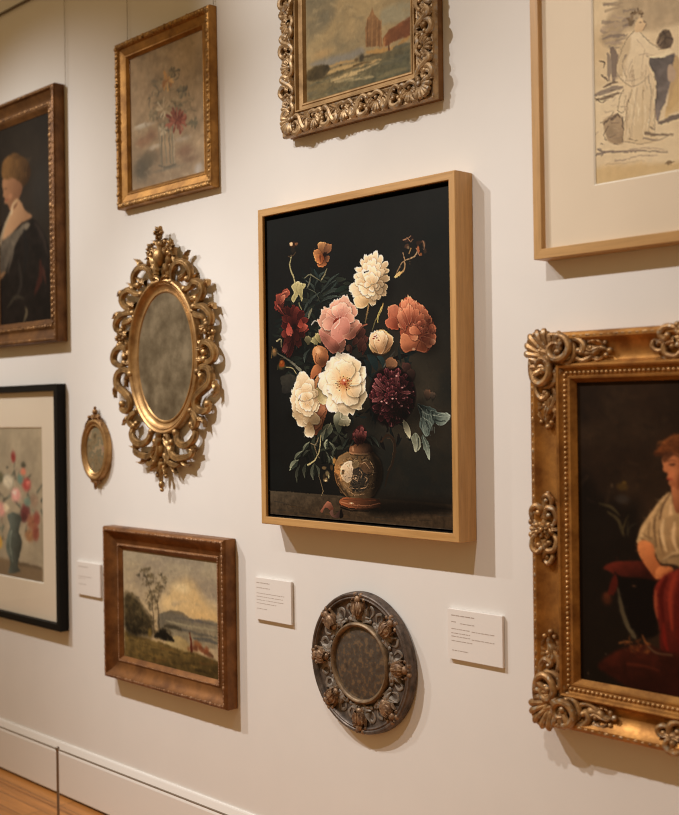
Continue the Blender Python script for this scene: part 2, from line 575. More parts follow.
        s.poly(np.array(up + dn[::-1]) + np.array([w * .1, w * .25]), (10, 9, 8), soft=w * .9, a=a * .5)
        s.poly(np.array(up + dn[::-1]), c0, c0 * .8 + c1 * .2, (B, T), soft=soft, a=a, mottle=.12)
        s.poly(np.array(up + mid[::-1]), c0 * .5 + c1 * .5, c1, (B, T), soft=soft, a=a * .9, mottle=.12)
        s.stroke(mid, w * .10, c1 * .95, w * .05, soft=soft, a=a * .8)
    def warp(s, cells, amp, seed):
        """drag the wet paint about: shifts cells by up to amp"""
        dx = (vnoise(s.H, s.W, cells, seed, 3) - .5) * 2 * amp; dy = (vnoise(s.H, s.W, cells, seed + 1, 3) - .5) * 2 * amp
        yy, xx = np.mgrid[0:s.H, 0:s.W]
        s.img = s.img[np.clip((yy + dy).round().astype(int), 0, s.H - 1), np.clip((xx + dx).round().astype(int), 0, s.W - 1)]
    def glaze(s, x, y, rx, ry, mul, hard=.0, rot=0.0):
        """a thin dark (or bright) glaze of pigment over an area"""
        C = s.pts([(x, y)])[0]
        ex = s.pts([(x + rx, y)])[0] - C
        RX = max(1.0, np.hypot(*ex)); RY = max(1.0, s.sz(ry))
        bx = s._box(C, C, max(RX, RY) * 1.1)
        if bx is None:
            return
        dx, dy = bx[4] - C[0], bx[5] - C[1]
        cr, sr = math.cos(rot), math.sin(rot)
        d = np.sqrt(((dx * cr + dy * sr) / RX) ** 2 + ((-dx * sr + dy * cr) / RY) ** 2)
        t = np.clip((1 - d) / (1 - hard), 0, 1)
        t = (t * t * (3 - 2 * t))[..., None]
        x0, x1, y0, y1 = bx[:4]
        s.img[y0:y1, x0:x1] *= 1 - t + t * np.array(mul)
    def grade(s, sat=1.0, mul=(1, 1, 1), gamma=1.0):
        l = s.img @ np.array([.3, .59, .11])
        s.img = np.clip((l[..., None] + (s.img - l[..., None]) * sat) * np.array(mul), 0, 255)
        s.img = 255 * (s.img / 255) ** gamma
    def dabs(s, n, lw, seed, amt=.16, a=.5, ang=None):
        """loose brushwork: short strokes of slightly changed local colour"""
        r = random.Random(seed)
        v = (s.o, s.k)
        for _ in range(n):
            x, y = r.uniform(0, s.W - 1), r.uniform(0, s.H - 1)
            c = s.img[int(y), int(x)] * r.uniform(1 - amt, 1 + amt) + r.uniform(-3, 3)
            an = r.uniform(0, PI) if ang is None else ang + r.uniform(-.5, .5)
            l = lw * r.uniform(1.5, 4)
            bx = s._box(np.array([x, y]) - l, np.array([x, y]) + l, lw)
            if bx is None:
                continue
            ex, ey = math.cos(an), math.sin(an)
            dx, dy = bx[4] - x, bx[5] - y
            u = dx * ex + dy * ey; w_ = -dx * ey + dy * ex
            d = np.sqrt(np.maximum(np.abs(u) - l * .5, 0) ** 2 + w_ ** 2)
            s._lay(bx, np.ones(d.shape + (3,)) * c, np.clip((lw * .5 - d) / 1.2 + .5, 0, 1) * a)
    def crisp(s, amt=.6, n=2):
        o = s.img.copy(); s.soften(n); s.img = np.clip(o + amt * (o - s.img), 0, 255)
    def soften(s, n=1):
        for _ in range(n):
            p = np.pad(s.img, ((1, 1), (1, 1), (0, 0)), 'edge')
            p = (p[:-2] + 2 * p[1:-1] + p[2:]) / 4
            s.img = (p[:, :-2] + 2 * p[:, 1:-1] + p[:, 2:]) / 4
    def build(s, name, mat, parent=None, thick=.0):
        x0, x1, z0, z1, w = s.rect
        W, H = s.W, s.H
        me = bpy.data.meshes.new(name)
        uu, vv = np.meshgrid(np.linspace(x0, x1, W), np.linspace(z1, z0, H))
        co = np.stack([uu, np.full_like(uu, -w), vv], -1).reshape(-1, 3)
        idx = np.arange(W * H).reshape(H, W)
        q = np.stack([idx[:-1, :-1], idx[1:, :-1], idx[1:, 1:], idx[:-1, 1:]], -1).reshape(-1, 4)
        nv = W * H
        if thick:      # stretched canvas: turned edges and a back
            back = np.array([(x0, -w + thick, z1), (x1, -w + thick, z1), (x1, -w + thick, z0), (x0, -w + thick, z0)])
            co = np.vstack([co, back])
        loops = [q.ravel()]; tot = [4] * len(q)
        if thick:
            b = nv
            rims = [(idx[0, ::-1], b + 0, b + 1), (idx[::-1, -1], b + 1, b + 2), (idx[-1, :], b + 2, b + 3), (idx[:, 0], b + 3, b + 0)]
            for line, p, r in rims:
                poly = list(line) + ([p, r] if False else [])
                poly = list(line) + {0: [b + 0, b + 1], 1: [b + 1, b + 2], 2: [b + 2, b + 3], 3: [b + 3, b + 0]}[len(tot) - len(q)]
                loops.append(np.array(poly)); tot.append(len(poly))
            loops.append(np.array([b, b + 1, b + 2, b + 3])); tot.append(4)
        lv = np.concatenate(loops).astype(np.int32); tot = np.array(tot, np.int32)
        me.vertices.add(len(co)); me.vertices.foreach_set('co', co.ravel().astype(np.float32))
        me.loops.add(len(lv)); me.loops.foreach_set('vertex_index', lv)
        me.polygons.add(len(tot)); me.polygons.foreach_set('loop_start', np.concatenate([[0], np.cumsum(tot)[:-1]]).astype(np.int32))
        me.update(calc_edges=True)
        me.validate()
        c = lin(np.clip(s.img, 0, 255)) / s.light
        c = np.clip(c - .0015, .0015, .95).reshape(-1, 3)
        if thick:
            c = np.vstack([c, np.tile(c.mean(0) * .6, (4, 1))])
        at = me.color_attributes.new('pigment', 'FLOAT_COLOR', 'POINT')
        at.data.foreach_set('color', np.c_[c, np.ones(len(c))].ravel().astype(np.float32))
        me.materials.append(mat)
        return link(bpy.data.objects.new(name, me), parent if parent is not None else s.root)
# ------------------------------------------------------------------ the pictures
def paint_bouquet(c):
    """flowers in a painted jug on a ledge, dark ground"""
    H, W = c.H, c.W
    yy, xx = np.mgrid[0:H, 0:W]; yy = yy / H; xx = xx / W
    g = np.exp(-(((xx - .80) / .33) ** 2 + ((yy - .66) / .30) ** 2))[..., None]
    base = np.array([38, 38, 35.]) * (1 - .25 * np.clip(yy - .3, 0, 1))[..., None] * (1 - .18 * (1 - xx))[..., None]
    c.img = base + g * np.array([34, 25, 16.])
    c.tone(5, .18, 3); c.wash(7, (30, 36, 34), .5, 8)
    V = c.view
    # ---- ledge
    V(275, 430, 7.544)
    c.poly([(-60, 455), (150, 470), (470, 492), (640, 505), (1350, 560), (1350, 900), (-60, 900)], (86, 72, 57), (76, 59, 44), ((300, 470), (320, 640)), soft=10, smooth=False, mottle=.22)
    c.poly([(-60, 455), (150, 470), (470, 492), (470, 512), (150, 492), (-60, 480)], (92, 80, 64), (70, 58, 45), ((0, 460), (470, 500)), soft=8, smooth=False, a=.6)
    for i in range(26):
        r = c.rng; x = r.uniform(-20, 1300); y = 520 + .07 * x + r.uniform(-10, 110)
        c.stroke([(x, y), (x + r.uniform(60, 200), y + r.uniform(0, 18))], 10, r.choice([(92, 70, 48), (48, 40, 33), (100, 72, 46), (58, 54, 48)]), 3, soft=8, a=.45)
    V(345, 430, 6.173)
    c.poly([(110, 470), (230, 435), (480, 440), (640, 470), (660, 500), (430, 515), (200, 520)], (20, 17, 14), soft=45, a=.9)
    c.poly([(200, 380), (400, 400), (660, 420), (660, 470), (200, 470)], (38, 31, 25), soft=60, a=.6)
    # ---- foliage mass behind
    V(265, 230, 7.544)
    leafc = [(30, 38, 36), (36, 46, 42), (46, 55, 46), (26, 32, 30), (58, 64, 52)]
    r = random.Random(11); c.rng = r
    def leaves(n, x0, x1, y0, y1, L, cols=leafc, a=.85):
        for _ in range(n):
            x, y = r.uniform(x0, x1), r.uniform(y0, y1); an = r.uniform(0, 6.28); l = L * r.uniform(.5, 1.1)
            x2, y2 = x + l * math.cos(an), y + l * math.sin(an)
            col = r.choice(cols)
            c.stroke([(x, y), ((x + x2) / 2 + r.uniform(-10, 10), (y + y2) / 2 + r.uniform(-10, 10)), (x2, y2)], 4, col, 2, tuple(v * .75 for v in col), mid=l * .34, soft=5, a=a)
    leaves(70, 280, 620, 340, 600, 110)
    leaves(60, 150, 470, 520, 1150, 110)
    leaves(30, 100, 330, 560, 900, 90)
    for b, t, w in (((380, 420), (470, 300), 16), ((420, 480), (540, 380), 18), ((440, 500), (620, 440), 24), ((380, 460), (310, 380), 16), ((430, 540), (580, 500), 22), ((360, 520), (300, 620), 16), ((300, 700), (360, 590), 18), ((460, 430), (560, 330), 14), ((340, 560), (420, 470), 16), ((300, 800), (240, 900), 20), ((340, 900), (300, 1000), 20), ((200, 760), (270, 700), 16)):
        c.leafy(b, t, w, (24, 30, 29), (84, 94, 84), bend=6, a=.9)
    V(345, 350, 6.173)
    leaves(60, 0, 420, -60, 560, 90, [(24, 32, 32), (34, 50, 48), (28, 26, 26), (40, 52, 50)])
    V(275, 430, 7.544)
    leaves(44, 260, 560, -40, 260, 100, [(30, 36, 32), (52, 58, 46), (24, 27, 25), (70, 74, 58)])
    # ---- upper left stems and buds
    V(265, 230, 7.544)
    c.stroke([(202, 200), (190, 270), (215, 350), (232, 405)], 13, (140, 130, 95), 15, (160, 150, 112), soft=3)
    c.stroke([(180, 205), (215, 195), (235, 170)], 10, (70, 55, 40), soft=4)
    c.blob(215, 150, 24, 40, (52, 42, 34), .9)
    c.blob(216, 112, 36, 32, (70, 42, 30), 1, .55); c.blob(240, 106, 18, 20, (140, 88, 62), .9); c.blob(202, 108, 16, 22, (216, 178, 142), 1, .4); c.blob(222, 112, 9, 20, (58, 30, 20), .8)
    c.poly([(204, 425), (250, 388), (275, 400), (308, 405), (300, 440), (288, 470), (282, 540), (262, 490), (248, 500), (222, 542), (203, 520), (222, 470)], (196, 182, 134), (150, 138, 92), ((210, 400), (280, 540)), soft=4, rim=(216, 204, 160), rimw=5, mottle=.1)
    for p in ([(250, 410), (238, 470), (220, 525)], [(270, 420), (268, 480), (272, 530)]):
        c.stroke(p, 4, (130, 116, 76), 2, soft=3, a=.7)
    # dusky blossom
    for b, t, w, a0, a1 in (((445, 190), (432, 88), 34, (110, 62, 40), (196, 142, 100)), ((450, 190), (492, 110), 28, (92, 56, 42), (160, 108, 78)), ((440, 200), (374, 165), 30, (130, 70, 42), (206, 140, 96)),
                            ((440, 205), (378, 215), 30, (140, 72, 40), (220, 146, 98)), ((440, 205), (428, 282), 34, (90, 46, 30), (186, 116, 78)), ((450, 205), (486, 225), 24, (80, 44, 34), (140, 92, 66)), ((445, 200), (400, 250), 26, (130, 60, 36), (214, 132, 88))):
        c.petal(b, t, w, a0, a1, mottle=.12)
    c.blob(456, 188, 20, 28, (44, 22, 18), .95, .5); c.blob(420, 215, 9, 40, (90, 40, 26), .6)
    for p, w, k in (([(425, 385), (450, 340), (472, 290)], 14, (136, 130, 100)), ([(300, 362), (340, 338), (390, 365), (425, 385)], 9, (112, 110, 88)), ([(320, 440), (338, 400), (350, 350)], 14, (120, 118, 96)), ([(330, 440), (390, 480), (415, 540)], 7, (80, 84, 70)),
                    ([(375, 300), (400, 350), (430, 385)], 22, (48, 62, 60)), ([(500, 450), (530, 415), (550, 385)], 12, (60, 72, 66)), ([(540, 460), (590, 440), (630, 430)], 40, (44, 58, 48)), ([(330, 670), (350, 620), (356, 590)], 20, (112, 112, 90)), ([(280, 600), (262, 560), (262, 545)], 12, (130, 126, 90))):
        c.stroke(p, w * .5, k, 3, tuple(v * .8 for v in k), mid=w, soft=4)
    # red parrot tulip
    V(265, 230, 7.544)
    for b, t, w, c0, c1 in (((150, 640), (92, 540), 30, (66, 24, 26), (138, 58, 56)), ((130, 600), (110, 480), 28, (80, 28, 30), (160, 76, 70)), ((120, 530), (180, 452), 26, (90, 32, 34), (170, 88, 78)), ((120, 560), (150, 490), 16, (110, 44, 42), (206, 124, 106)), ((110, 560), (84, 600), 18, (70, 26, 28), (128, 52, 52)), ((120, 600), (168, 610), 16, (60, 22, 24), (110, 44, 44))):
        c.petal(b, t, w, c0, c1, rim=np.array(c1) * 1.12, rimw=4, shade=.7)
    c.stroke([(172, 462), (128, 488), (112, 530)], 10, (206, 120, 104), 4, (150, 66, 60), soft=5); c.stroke([(98, 570), (120, 600), (150, 640)], 12, (178, 84, 80), 5, (140, 60, 60), soft=6)
    # ---- wine red dahlia (left)
    V(265, 290, 7.544)
    dk = [(56, 16, 22), (86, 28, 34), (116, 42, 46), (140, 56, 56), (70, 22, 28)]
    for i, (b, t, w) in enumerate((((215, 260), (170, 130), 26), ((225, 255), (215, 120), 24), ((230, 255), (250, 130), 24), ((235, 255), (290, 160), 26), ((240, 270), (325, 215), 26), ((240, 290), (330, 290), 30), ((235, 300), (300, 350), 26),
                                   ((228, 300), (262, 430), 26), ((220, 300), (212, 420), 22), ((210, 300), (180, 495), 30), ((200, 300), (150, 480), 30), ((200, 290), (135, 350), 28), ((200, 270), (130, 265), 30), ((205, 255), (140, 200), 26))):
        c.petal(b, t, w, dk[4], dk[1 + i % 3], rim=(150, 66, 66), rimw=3, mottle=.12)
    for i, (b, t, w) in enumerate((((215, 275), (180, 200), 20), ((225, 270), (232, 180), 18), ((235, 280), (280, 230), 20), ((225, 300), (250, 380), 20), ((205, 300), (170, 400), 22))):
        c.petal(b, t, w, dk[0], dk[2], mottle=.1)
    c.petal((180, 250), (192, 345), 24, (160, 56, 60), (206, 100, 96)); c.petal((262, 318), (318, 262), 24, (120, 44, 44), (190, 92, 86)); c.petal((275, 220), (270, 290), 18, (130, 46, 46), (170, 74, 70)); c.petal((165, 400), (150, 470), 20, (130, 50, 56), (176, 92, 98))
    c.blob(226, 280, 26, 40, (40, 12, 16), .85)
    # orange buds far left
    c.stroke([(100, 480), (170, 520), (230, 570), (268, 605)], 8, (110, 108, 92), 26, (120, 118, 100), soft=4)
    c.stroke([(95, 385), (125, 370), (125, 430)], 12, (170, 160, 126), 8, (120, 112, 84), soft=4)
    c.blob(75, 470, 30, 48, (150, 118, 78), .95, .4); c.blob(74, 462, 14, 26, (206, 150, 100), .9); c.stroke([(52, 510), (60, 440), (55, 425)], 6, (120, 96, 60), 3, soft=4)
    c.blob(130, 575, 42, 40, (120, 104, 60), .8, .3); c.blob(132, 555, 28, 40, (196, 92, 42), 1, .45); c.blob(128, 545, 12, 20, (226, 132, 70), .9); c.stroke([(100, 600), (120, 520), (160, 520)], 5, (90, 80, 50), 3, soft=4)
    c.stroke([(160, 580), (210, 590), (240, 630)], 9, (150, 140, 104), 5, soft=4)
    c.poly([(120, 660), (160, 640), (200, 635), (240, 660), (250, 700), (220, 760), (140, 780), (130, 720)], (70, 66, 56), (46, 44, 40), ((180, 640), (180, 780)), soft=10, mottle=.15)
    # ---- pale leaves by the pink peony
    c.stroke([(330, 200), (345, 170), (358, 140)], 10, (120, 116, 92), 4, mid=22, soft=4)
    c.stroke([(355, 262), (375, 235), (392, 232)], 8, (206, 196, 170), 4, soft=4)
    c.petal((330, 412), (325, 350), 24, (90, 84, 60), (150, 140, 104)); c.petal((400, 410), (365, 360), 26, (120, 112, 78), (176, 164, 120)); c.petal((420, 400), (395, 330), 22, (140, 124, 84), (196, 176, 124))
    # ---- pink peony
    pk = ((142, 72, 62), (212, 146, 128), (240, 194, 174))
    for b, t, w, e in (((560, 240), (520, 80), 40, .6), ((570, 230), (560, 70), 36, .8), ((575, 220), (612, 45), 44, .9), ((590, 220), (650, 90), 40, .7), ((600, 230), (690, 130), 44, .45), ((560, 260), (445, 145), 52, .55), ((550, 280), (412, 215), 56, .5),
                       ((560, 300), (420, 320), 54, .3), ((580, 300), (480, 420), 56, .2), ((590, 310), (545, 475), 46, .25), ((610, 300), (720, 250), 44, .5), ((600, 300), (680, 340), 40, .2)):
        cc = np.array(pk[1]) + (np.array(pk[2]) - np.array(pk[1])) * e
        c.petal(b, t, w, np.array(pk[0]) * (.8 + .4 * e), cc, rim=(244, 204, 190), rimw=5, mottle=.07)
    for b, t, w, e in (((560, 230), (470, 170), 46, .5), ((565, 225), (530, 120), 34, .9), ((580, 220), (590, 95), 36, 1), ((590, 225), (640, 130), 34, .8), ((560, 255), (440, 250), 50, .6), ((600, 250), (665, 190), 40, .5)):
        cc = np.array(pk[1]) + (np.array(pk[2]) - np.array(pk[1])) * e
        c.petal(b, t, w, (190, 110, 104), cc, rim=(246, 208, 194), rimw=5)
    c.poly([(500, 310), (525, 250), (560, 215), (610, 205), (640, 240), (640, 310), (610, 360), (560, 400), (510, 380)], (228, 164, 152), (196, 116, 108), ((520, 220), (620, 390)), soft=5, rim=(238, 190, 176), rimw=8)
    c.poly([(408, 300), (450, 320), (500, 350), (560, 400), (570, 440), (520, 480), (470, 440), (430, 380)], (214, 142, 132), (190, 110, 100), ((420, 310), (540, 470)), soft=4, rim=(232, 176, 162), rimw=5)
    c.stroke([(515, 262), (530, 232), (575, 208)], 6, (150, 50, 46), 12, (166, 66, 58), mid=20, soft=6); c.stroke([(530, 290), (560, 250), (565, 215)], 10, (244, 196, 182), 5, soft=6)
    c.poly([(585, 350), (640, 320), (720, 250), (735, 290), (690, 345), (640, 375)], (214, 146, 130), (170, 96, 86), ((640, 300), (670, 370)), soft=4, rim=(236, 180, 160), rimw=5)
    for p in ([(440, 300), (480, 320), (530, 350)], [(420, 340), (460, 370), (530, 440)], [(600, 120), (590, 160), (585, 200)], [(640, 150), (620, 190), (610, 215)], [(470, 170), (510, 200), (545, 215)]):
        c.stroke(p, 4, (180, 100, 92), 2, soft=4, a=.55)
    # peach bud
    c.poly([(362, 480), (375, 435), (415, 420), (460, 440), (482, 490), (470, 550), (430, 585), (385, 560)], (214, 150, 108), (150, 82, 56), ((380, 440), (450, 590)), soft=4, mottle=.08, rim=(190, 120, 84), rimw=8)
    c.blob(405, 460, 30, 40, (232, 182, 142), .8, .2); c.stroke([(390, 480), (385, 530), (400, 560)], 10, (130, 60, 44), 4, soft=5); c.stroke([(408, 500), (416, 520)], 7, (90, 36, 26), 4, soft=4); c.stroke([(450, 460), (462, 500), (440, 570)], 7, (176, 104, 74), 3, soft=6)
    c.poly([(365, 590), (400, 565), (430, 590), (420, 630), (385, 650), (350, 690), (345, 660)], (206, 130, 92), (160, 92, 64), ((370, 580), (400, 650)), soft=5)
    # dusky petals between
    V(345, 290, 6.173)
    for b, t, w in (((60, 330), (120, 240), 22), ((80, 350), (140, 290), 20), ((90, 380), (110, 300), 22), ((50, 340), (80, 300), 18), ((110, 400), (130, 330), 14), ((40, 390), (20, 340), 18)):
        c.petal(b, t, w, (52, 26, 24), (96, 54, 50), rim=(110, 70, 62))
    c.stroke([(75, 270), (110, 225), (138, 212)], 14, (120, 70, 60), 8, (150, 92, 78), soft=5); c.blob(20, 360, 18, 26, (120, 88, 70), .8)
    # stems under cream peony
    c.stroke([(148, 95), (138, 150), (128, 200)], 12, (150, 118, 82), 9, (96, 82, 58), soft=3)
    c.stroke([(238, 85), (222, 140), (190, 190), (172, 250)], 8, (176, 148, 92), 8, (86, 82, 60), soft=3); c.stroke([(228, 110), (205, 160), (205, 200)], 7, (190, 160, 100), 5, soft=3)
    # ---- cream peony, top
    V(345, 230, 7.544)
    cr = ((186, 148, 108), (232, 204, 168), (250, 234, 206))
    c.poly([(100, 400), (110, 320), (150, 250), (220, 220), (280, 250), (300, 320), (300, 420), (260, 490), (200, 520), (120, 520), (70, 460)], (214, 180, 140), (190, 150, 112), ((100, 250), (290, 520)), soft=6)
    def cream(P, s=1.0, ruffle=.05, shade=.4):
        for b, t, w, e in P:
            cc = np.array(cr[1]) + (np.array(cr[2]) - np.array(cr[1])) * e
            c.petal(b, t, w, np.array(cr[0]) * (.9 + .25 * e), cc, rim=np.array((255, 240, 214)) * (.82 + .18 * e), rimw=5, mottle=.04, ruffle=ruffle, shade=shade)
    # back row: long rounded fingers that make the scalloped outline
    cream((((180, 300), (122, 228), 20, .3), ((180, 290), (158, 186), 20, .45), ((200, 290), (196, 182), 20, .4), ((215, 290), (238, 160), 21, .7), ((240, 300), (282, 192), 20, .45), ((250, 320), (326, 240), 21, .3), ((260, 340), (332, 298), 20, .15), ((260, 380), (338, 362), 24, .05), ((255, 420), (324, 440), 26, .0), ((245, 440), (312, 488), 26, .0),
           ((160, 340), (84, 285), 24, .45), ((150, 370), (70, 345), 24, .5), ((230, 470), (262, 525), 24, .1), ((205, 470), (212, 572), 26, .3), ((150, 420), (36, 450), 40, .7), ((150, 450), (60, 492), 34, .5)))
    c.poly([(66, 525), (95, 500), (150, 497), (184, 525), (172, 568), (132, 592), (88, 578)], (238, 206, 164), (210, 170, 126), ((90, 505), (150, 590)), soft=4, rim=(248, 224, 188), rimw=6)
    # middle rows
    cream((((190, 360), (150, 250), 22, .5), ((200, 350), (188, 232), 22, .7), ((210, 350), (222, 212), 22, .95), ((225, 360), (262, 246), 22, .6), ((235, 370), (300, 300), 22, .25), ((175, 380), (100, 322), 26, .55), ((165, 400), (78, 392), 28, .75), ((225, 420), (292, 400), 26, .1), ((220, 440), (286, 470), 26, .05), ((205, 450), (232, 530), 26, .25), ((185, 450), (170, 512), 26, .6)))
    cream((((195, 400), (140, 300), 22, .75), ((205, 390), (185, 272), 21, .9), ((213, 390), (225, 270), 20, 1), ((222, 395), (262, 310), 22, .5), ((180, 420), (104, 440), 30, .95), ((190, 430), (130, 485), 28, .8), ((210, 430), (200, 500), 26, .6), ((225, 425), (262, 440), 24, .2)))
    cream((((200, 410), (160, 350), 22, .9), ((208, 405), (206, 320), 19, 1), ((215, 408), (246, 350), 20, .7), ((195, 420), (150, 410), 22, 1), ((208, 428), (200, 462), 20, .9), ((220, 420), (248, 420), 18, .5)), shade=.6)
    c.stroke([(150, 322), (168, 313)], 12, (60, 34, 22), 8, soft=4); c.stroke([(172, 308), (182, 304)], 8, (54, 30, 20), 6, soft=3)
    for p in ([(270, 250), (258, 300), (240, 360)], [(312, 310), (275, 350), (250, 400)], [(100, 410), (150, 430), (180, 460)], [(260, 500), (236, 460), (225, 425)], [(280, 400), (250, 400), (230, 410)]):
        c.stroke(p, 6, (170, 126, 88), 2, soft=5, a=.55)
    # seed heads, upper right
    c.stroke([(380, 352), (405, 300), (440, 240), (520, 205), (545, 165)], 7, (120, 96, 74), 9, (150, 126, 100), soft=3); c.stroke([(440, 175), (450, 235), (452, 290), (430, 325)], 9, (130, 104, 82), 12, (160, 128, 92), soft=3)
    c.petal((435, 315), (378, 358), 12, (190, 150, 100), (206, 170, 120)); c.stroke([(490, 220), (492, 265)], 6, (90, 74, 58), 4, soft=3); c.stroke([(500, 140), (485, 180)], 8, (140, 112, 78), 6, soft=3)
    for x, y, rx, ry, k in ((470, 80, 34, 22, (64, 46, 42)), (500, 66, 28, 30, (52, 36, 34)), (455, 75, 16, 8, (120, 92, 78)), (470, 125, 24, 26, (96, 66, 52)), (478, 135, 14, 16, (120, 96, 74)), (560, 100, 26, 24, (64, 44, 36)), (598, 110, 14, 34, (110, 82, 64)), (556, 150, 14, 40, (168, 98, 70)), (572, 185, 16, 16, (140, 84, 54)), (605, 160, 16, 26, (70, 50, 40)), (585, 90, 14, 12, (86, 60, 48))):
        c.blob(x, y, rx, ry, k, .95, .35)
    for p in ([(440, 78), (480, 62), (500, 45)], [(470, 60), (500, 90), (515, 70)], [(590, 85), (602, 120), (596, 150)], [(540, 140), (560, 180), (572, 195)]):
        c.stroke(p, 6, (140, 104, 84), 3, soft=3)
    # ---- coral peony
    V(345, 290, 6.173)
    c.poly([(335, 110), (360, 60), (395, 45), (440, 70), (490, 105), (520, 150), (555, 220), (560, 300), (540, 340), (500, 385), (430, 370), (370, 385), (342, 340), (345, 280)], (176, 94, 74), (130, 58, 46), ((370, 90), (520, 360)), soft=4)
    c.petal((325, 230), (290, 92), 38, (160, 72, 58), (206, 128, 106), rim=(220, 148, 124)); c.petal((330, 240), (265, 180), 36, (150, 66, 54), (190, 106, 88), rim=(210, 136, 114))
    co = ((132, 56, 46), (190, 106, 84), (226, 150, 122))
    for b, t, w, e in (((400, 210), (345, 110), 30, .8), ((405, 200), (365, 65), 28, .7), ((410, 190), (398, 42), 26, .8), ((420, 190), (435, 72), 24, .6), ((435, 190), (470, 95), 26, .4), ((450, 200), (505, 130), 28, .25), ((470, 220), (530, 170), 28, .2), ((490, 250), (560, 230), 28, .15), ((490, 280), (562, 300), 28, .3),
                       ((470, 290), (540, 340), 30, .3), ((380, 230), (340, 200), 30, .8), ((370, 250), (350, 130), 30, .9), ((385, 220), (370, 110), 24, .7), ((400, 210), (400, 90), 22, .9), ((420, 210), (440, 120), 22, .3), ((440, 220), (480, 150), 24, .2)):
        cc = np.array(co[1]) + (np.array(co[2]) - np.array(co[1])) * e
        c.petal(b, t, w, np.array(co[0]) * (.8 + .3 * e), cc, rim=(232, 164, 136), rimw=4, mottle=.08)
    c.poly([(345, 290), (365, 270), (420, 290), (480, 320), (510, 350), (495, 385), (440, 372), (405, 375), (372, 385), (345, 345)], (206, 130, 100), (160, 82, 62), ((360, 280), (480, 380)), soft=4, rim=(222, 154, 124), rimw=5)
    c.blob(425, 365, 14, 12, (236, 190, 160), .8); c.stroke([(440, 370), (455, 330), (470, 310)], 6, (130, 60, 46), 3, soft=5)
    r = random.Random(4); c.rng = r
    for k in range(20):
        a = r.uniform(0, 6.28); q = r.uniform(.2, 1); x = 478 + 74 * q * math.cos(a); y = 235 + 52 * q * math.sin(a)
        c.petal((x, y + 16), (x + r.uniform(-14, 22), y - 14), r.uniform(12, 18), (120, 50, 42), (np.array((196, 112, 92)) * r.uniform(.75, 1.1)), rim=(216, 142, 118), rimw=3)
    c.petal((395, 270), (450, 300), 22, (160, 80, 62), (226, 154, 122)); c.petal((470, 270), (400, 240), 26, (150, 74, 58), (214, 136, 108)); c.petal((520, 330), (556, 310), 16, (150, 80, 62), (232, 168, 140))
    for p in ([(395, 60), (400, 120), (395, 190)], [(350, 110), (375, 160), (385, 210)], [(440, 80), (430, 140), (415, 200)]):
        c.stroke(p, 5, (140, 62, 50), 2, soft=4, a=.6)
    # ---- pale bud in the middle
    c.poly([(152, 325), (165, 275), (205, 250), (240, 248), (280, 275), (292, 325), (275, 375), (235, 398), (185, 390), (158, 360)], (240, 212, 168), (206, 150, 98), ((180, 260), (265, 390)), soft=4, rim=(214, 166, 116), rimw=9)
    c.petal((225, 392), (178, 262), 40, (196, 140, 96), (236, 204, 166), rim=(246, 220, 184), rimw=5); c.petal((230, 392), (270, 268), 42, (186, 124, 82), (232, 192, 150), rim=(240, 206, 168), rimw=5); c.petal((222, 394), (222, 256), 42, (206, 150, 106), (248, 222, 188), rim=(252, 232, 204), rimw=5)
    c.stroke([(240, 250), (250, 280), (240, 330)], 5, (196, 146, 100), 3, soft=5, a=.7); c.stroke([(190, 262), (215, 285), (230, 320)], 4, (206, 160, 116), 2, soft=4, a=.6)
    for x, y in ((185, 288), (198, 296), (210, 310), (178, 300), (194, 282)):
        c.blob(x, y, 9, 7, (168, 54, 48), .85)
    c.stroke([(180, 388), (230, 400), (275, 380)], 10, (86, 62, 44), 6, soft=5)
    V(345, 350, 6.173)
    for p, w, k in (([(240, 110), (270, 60), (310, 5)], 12, (98, 96, 86)), ([(140, 30), (180, 70), (200, 130)], 60, (44, 62, 62)), ([(200, 40), (230, 60), (240, 110)], 34, (54, 72, 70)), ([(120, 60), (150, 100), (160, 150)], 40, (34, 48, 48)), ([(330, -20), (340, 40), (350, 80)], 24, (44, 50, 46))):
        c.stroke(p, 6, k, 6, tuple(v * .7 for v in k), mid=w, soft=6)
    c.petal((270, 120), (300, 55), 36, (110, 74, 54), (150, 106, 80)); c.petal((400, 150), (370, 80), 26, (54, 34, 32), (90, 58, 54)); c.petal((420, 190), (400, 120), 26, (50, 32, 30), (84, 58, 52))
    # ---- dark burgundy dahlia
    c.poly([(165, 200), (200, 140), (260, 112), (330, 112), (395, 160), (432, 230), (436, 310), (405, 390), (345, 445), (265, 470), (200, 430), (165, 350), (152, 270)], (34, 13, 17), (18, 8, 10), ((200, 140), (390, 440)), soft=22)
    r = random.Random(21); c.rng = random.Random(22)
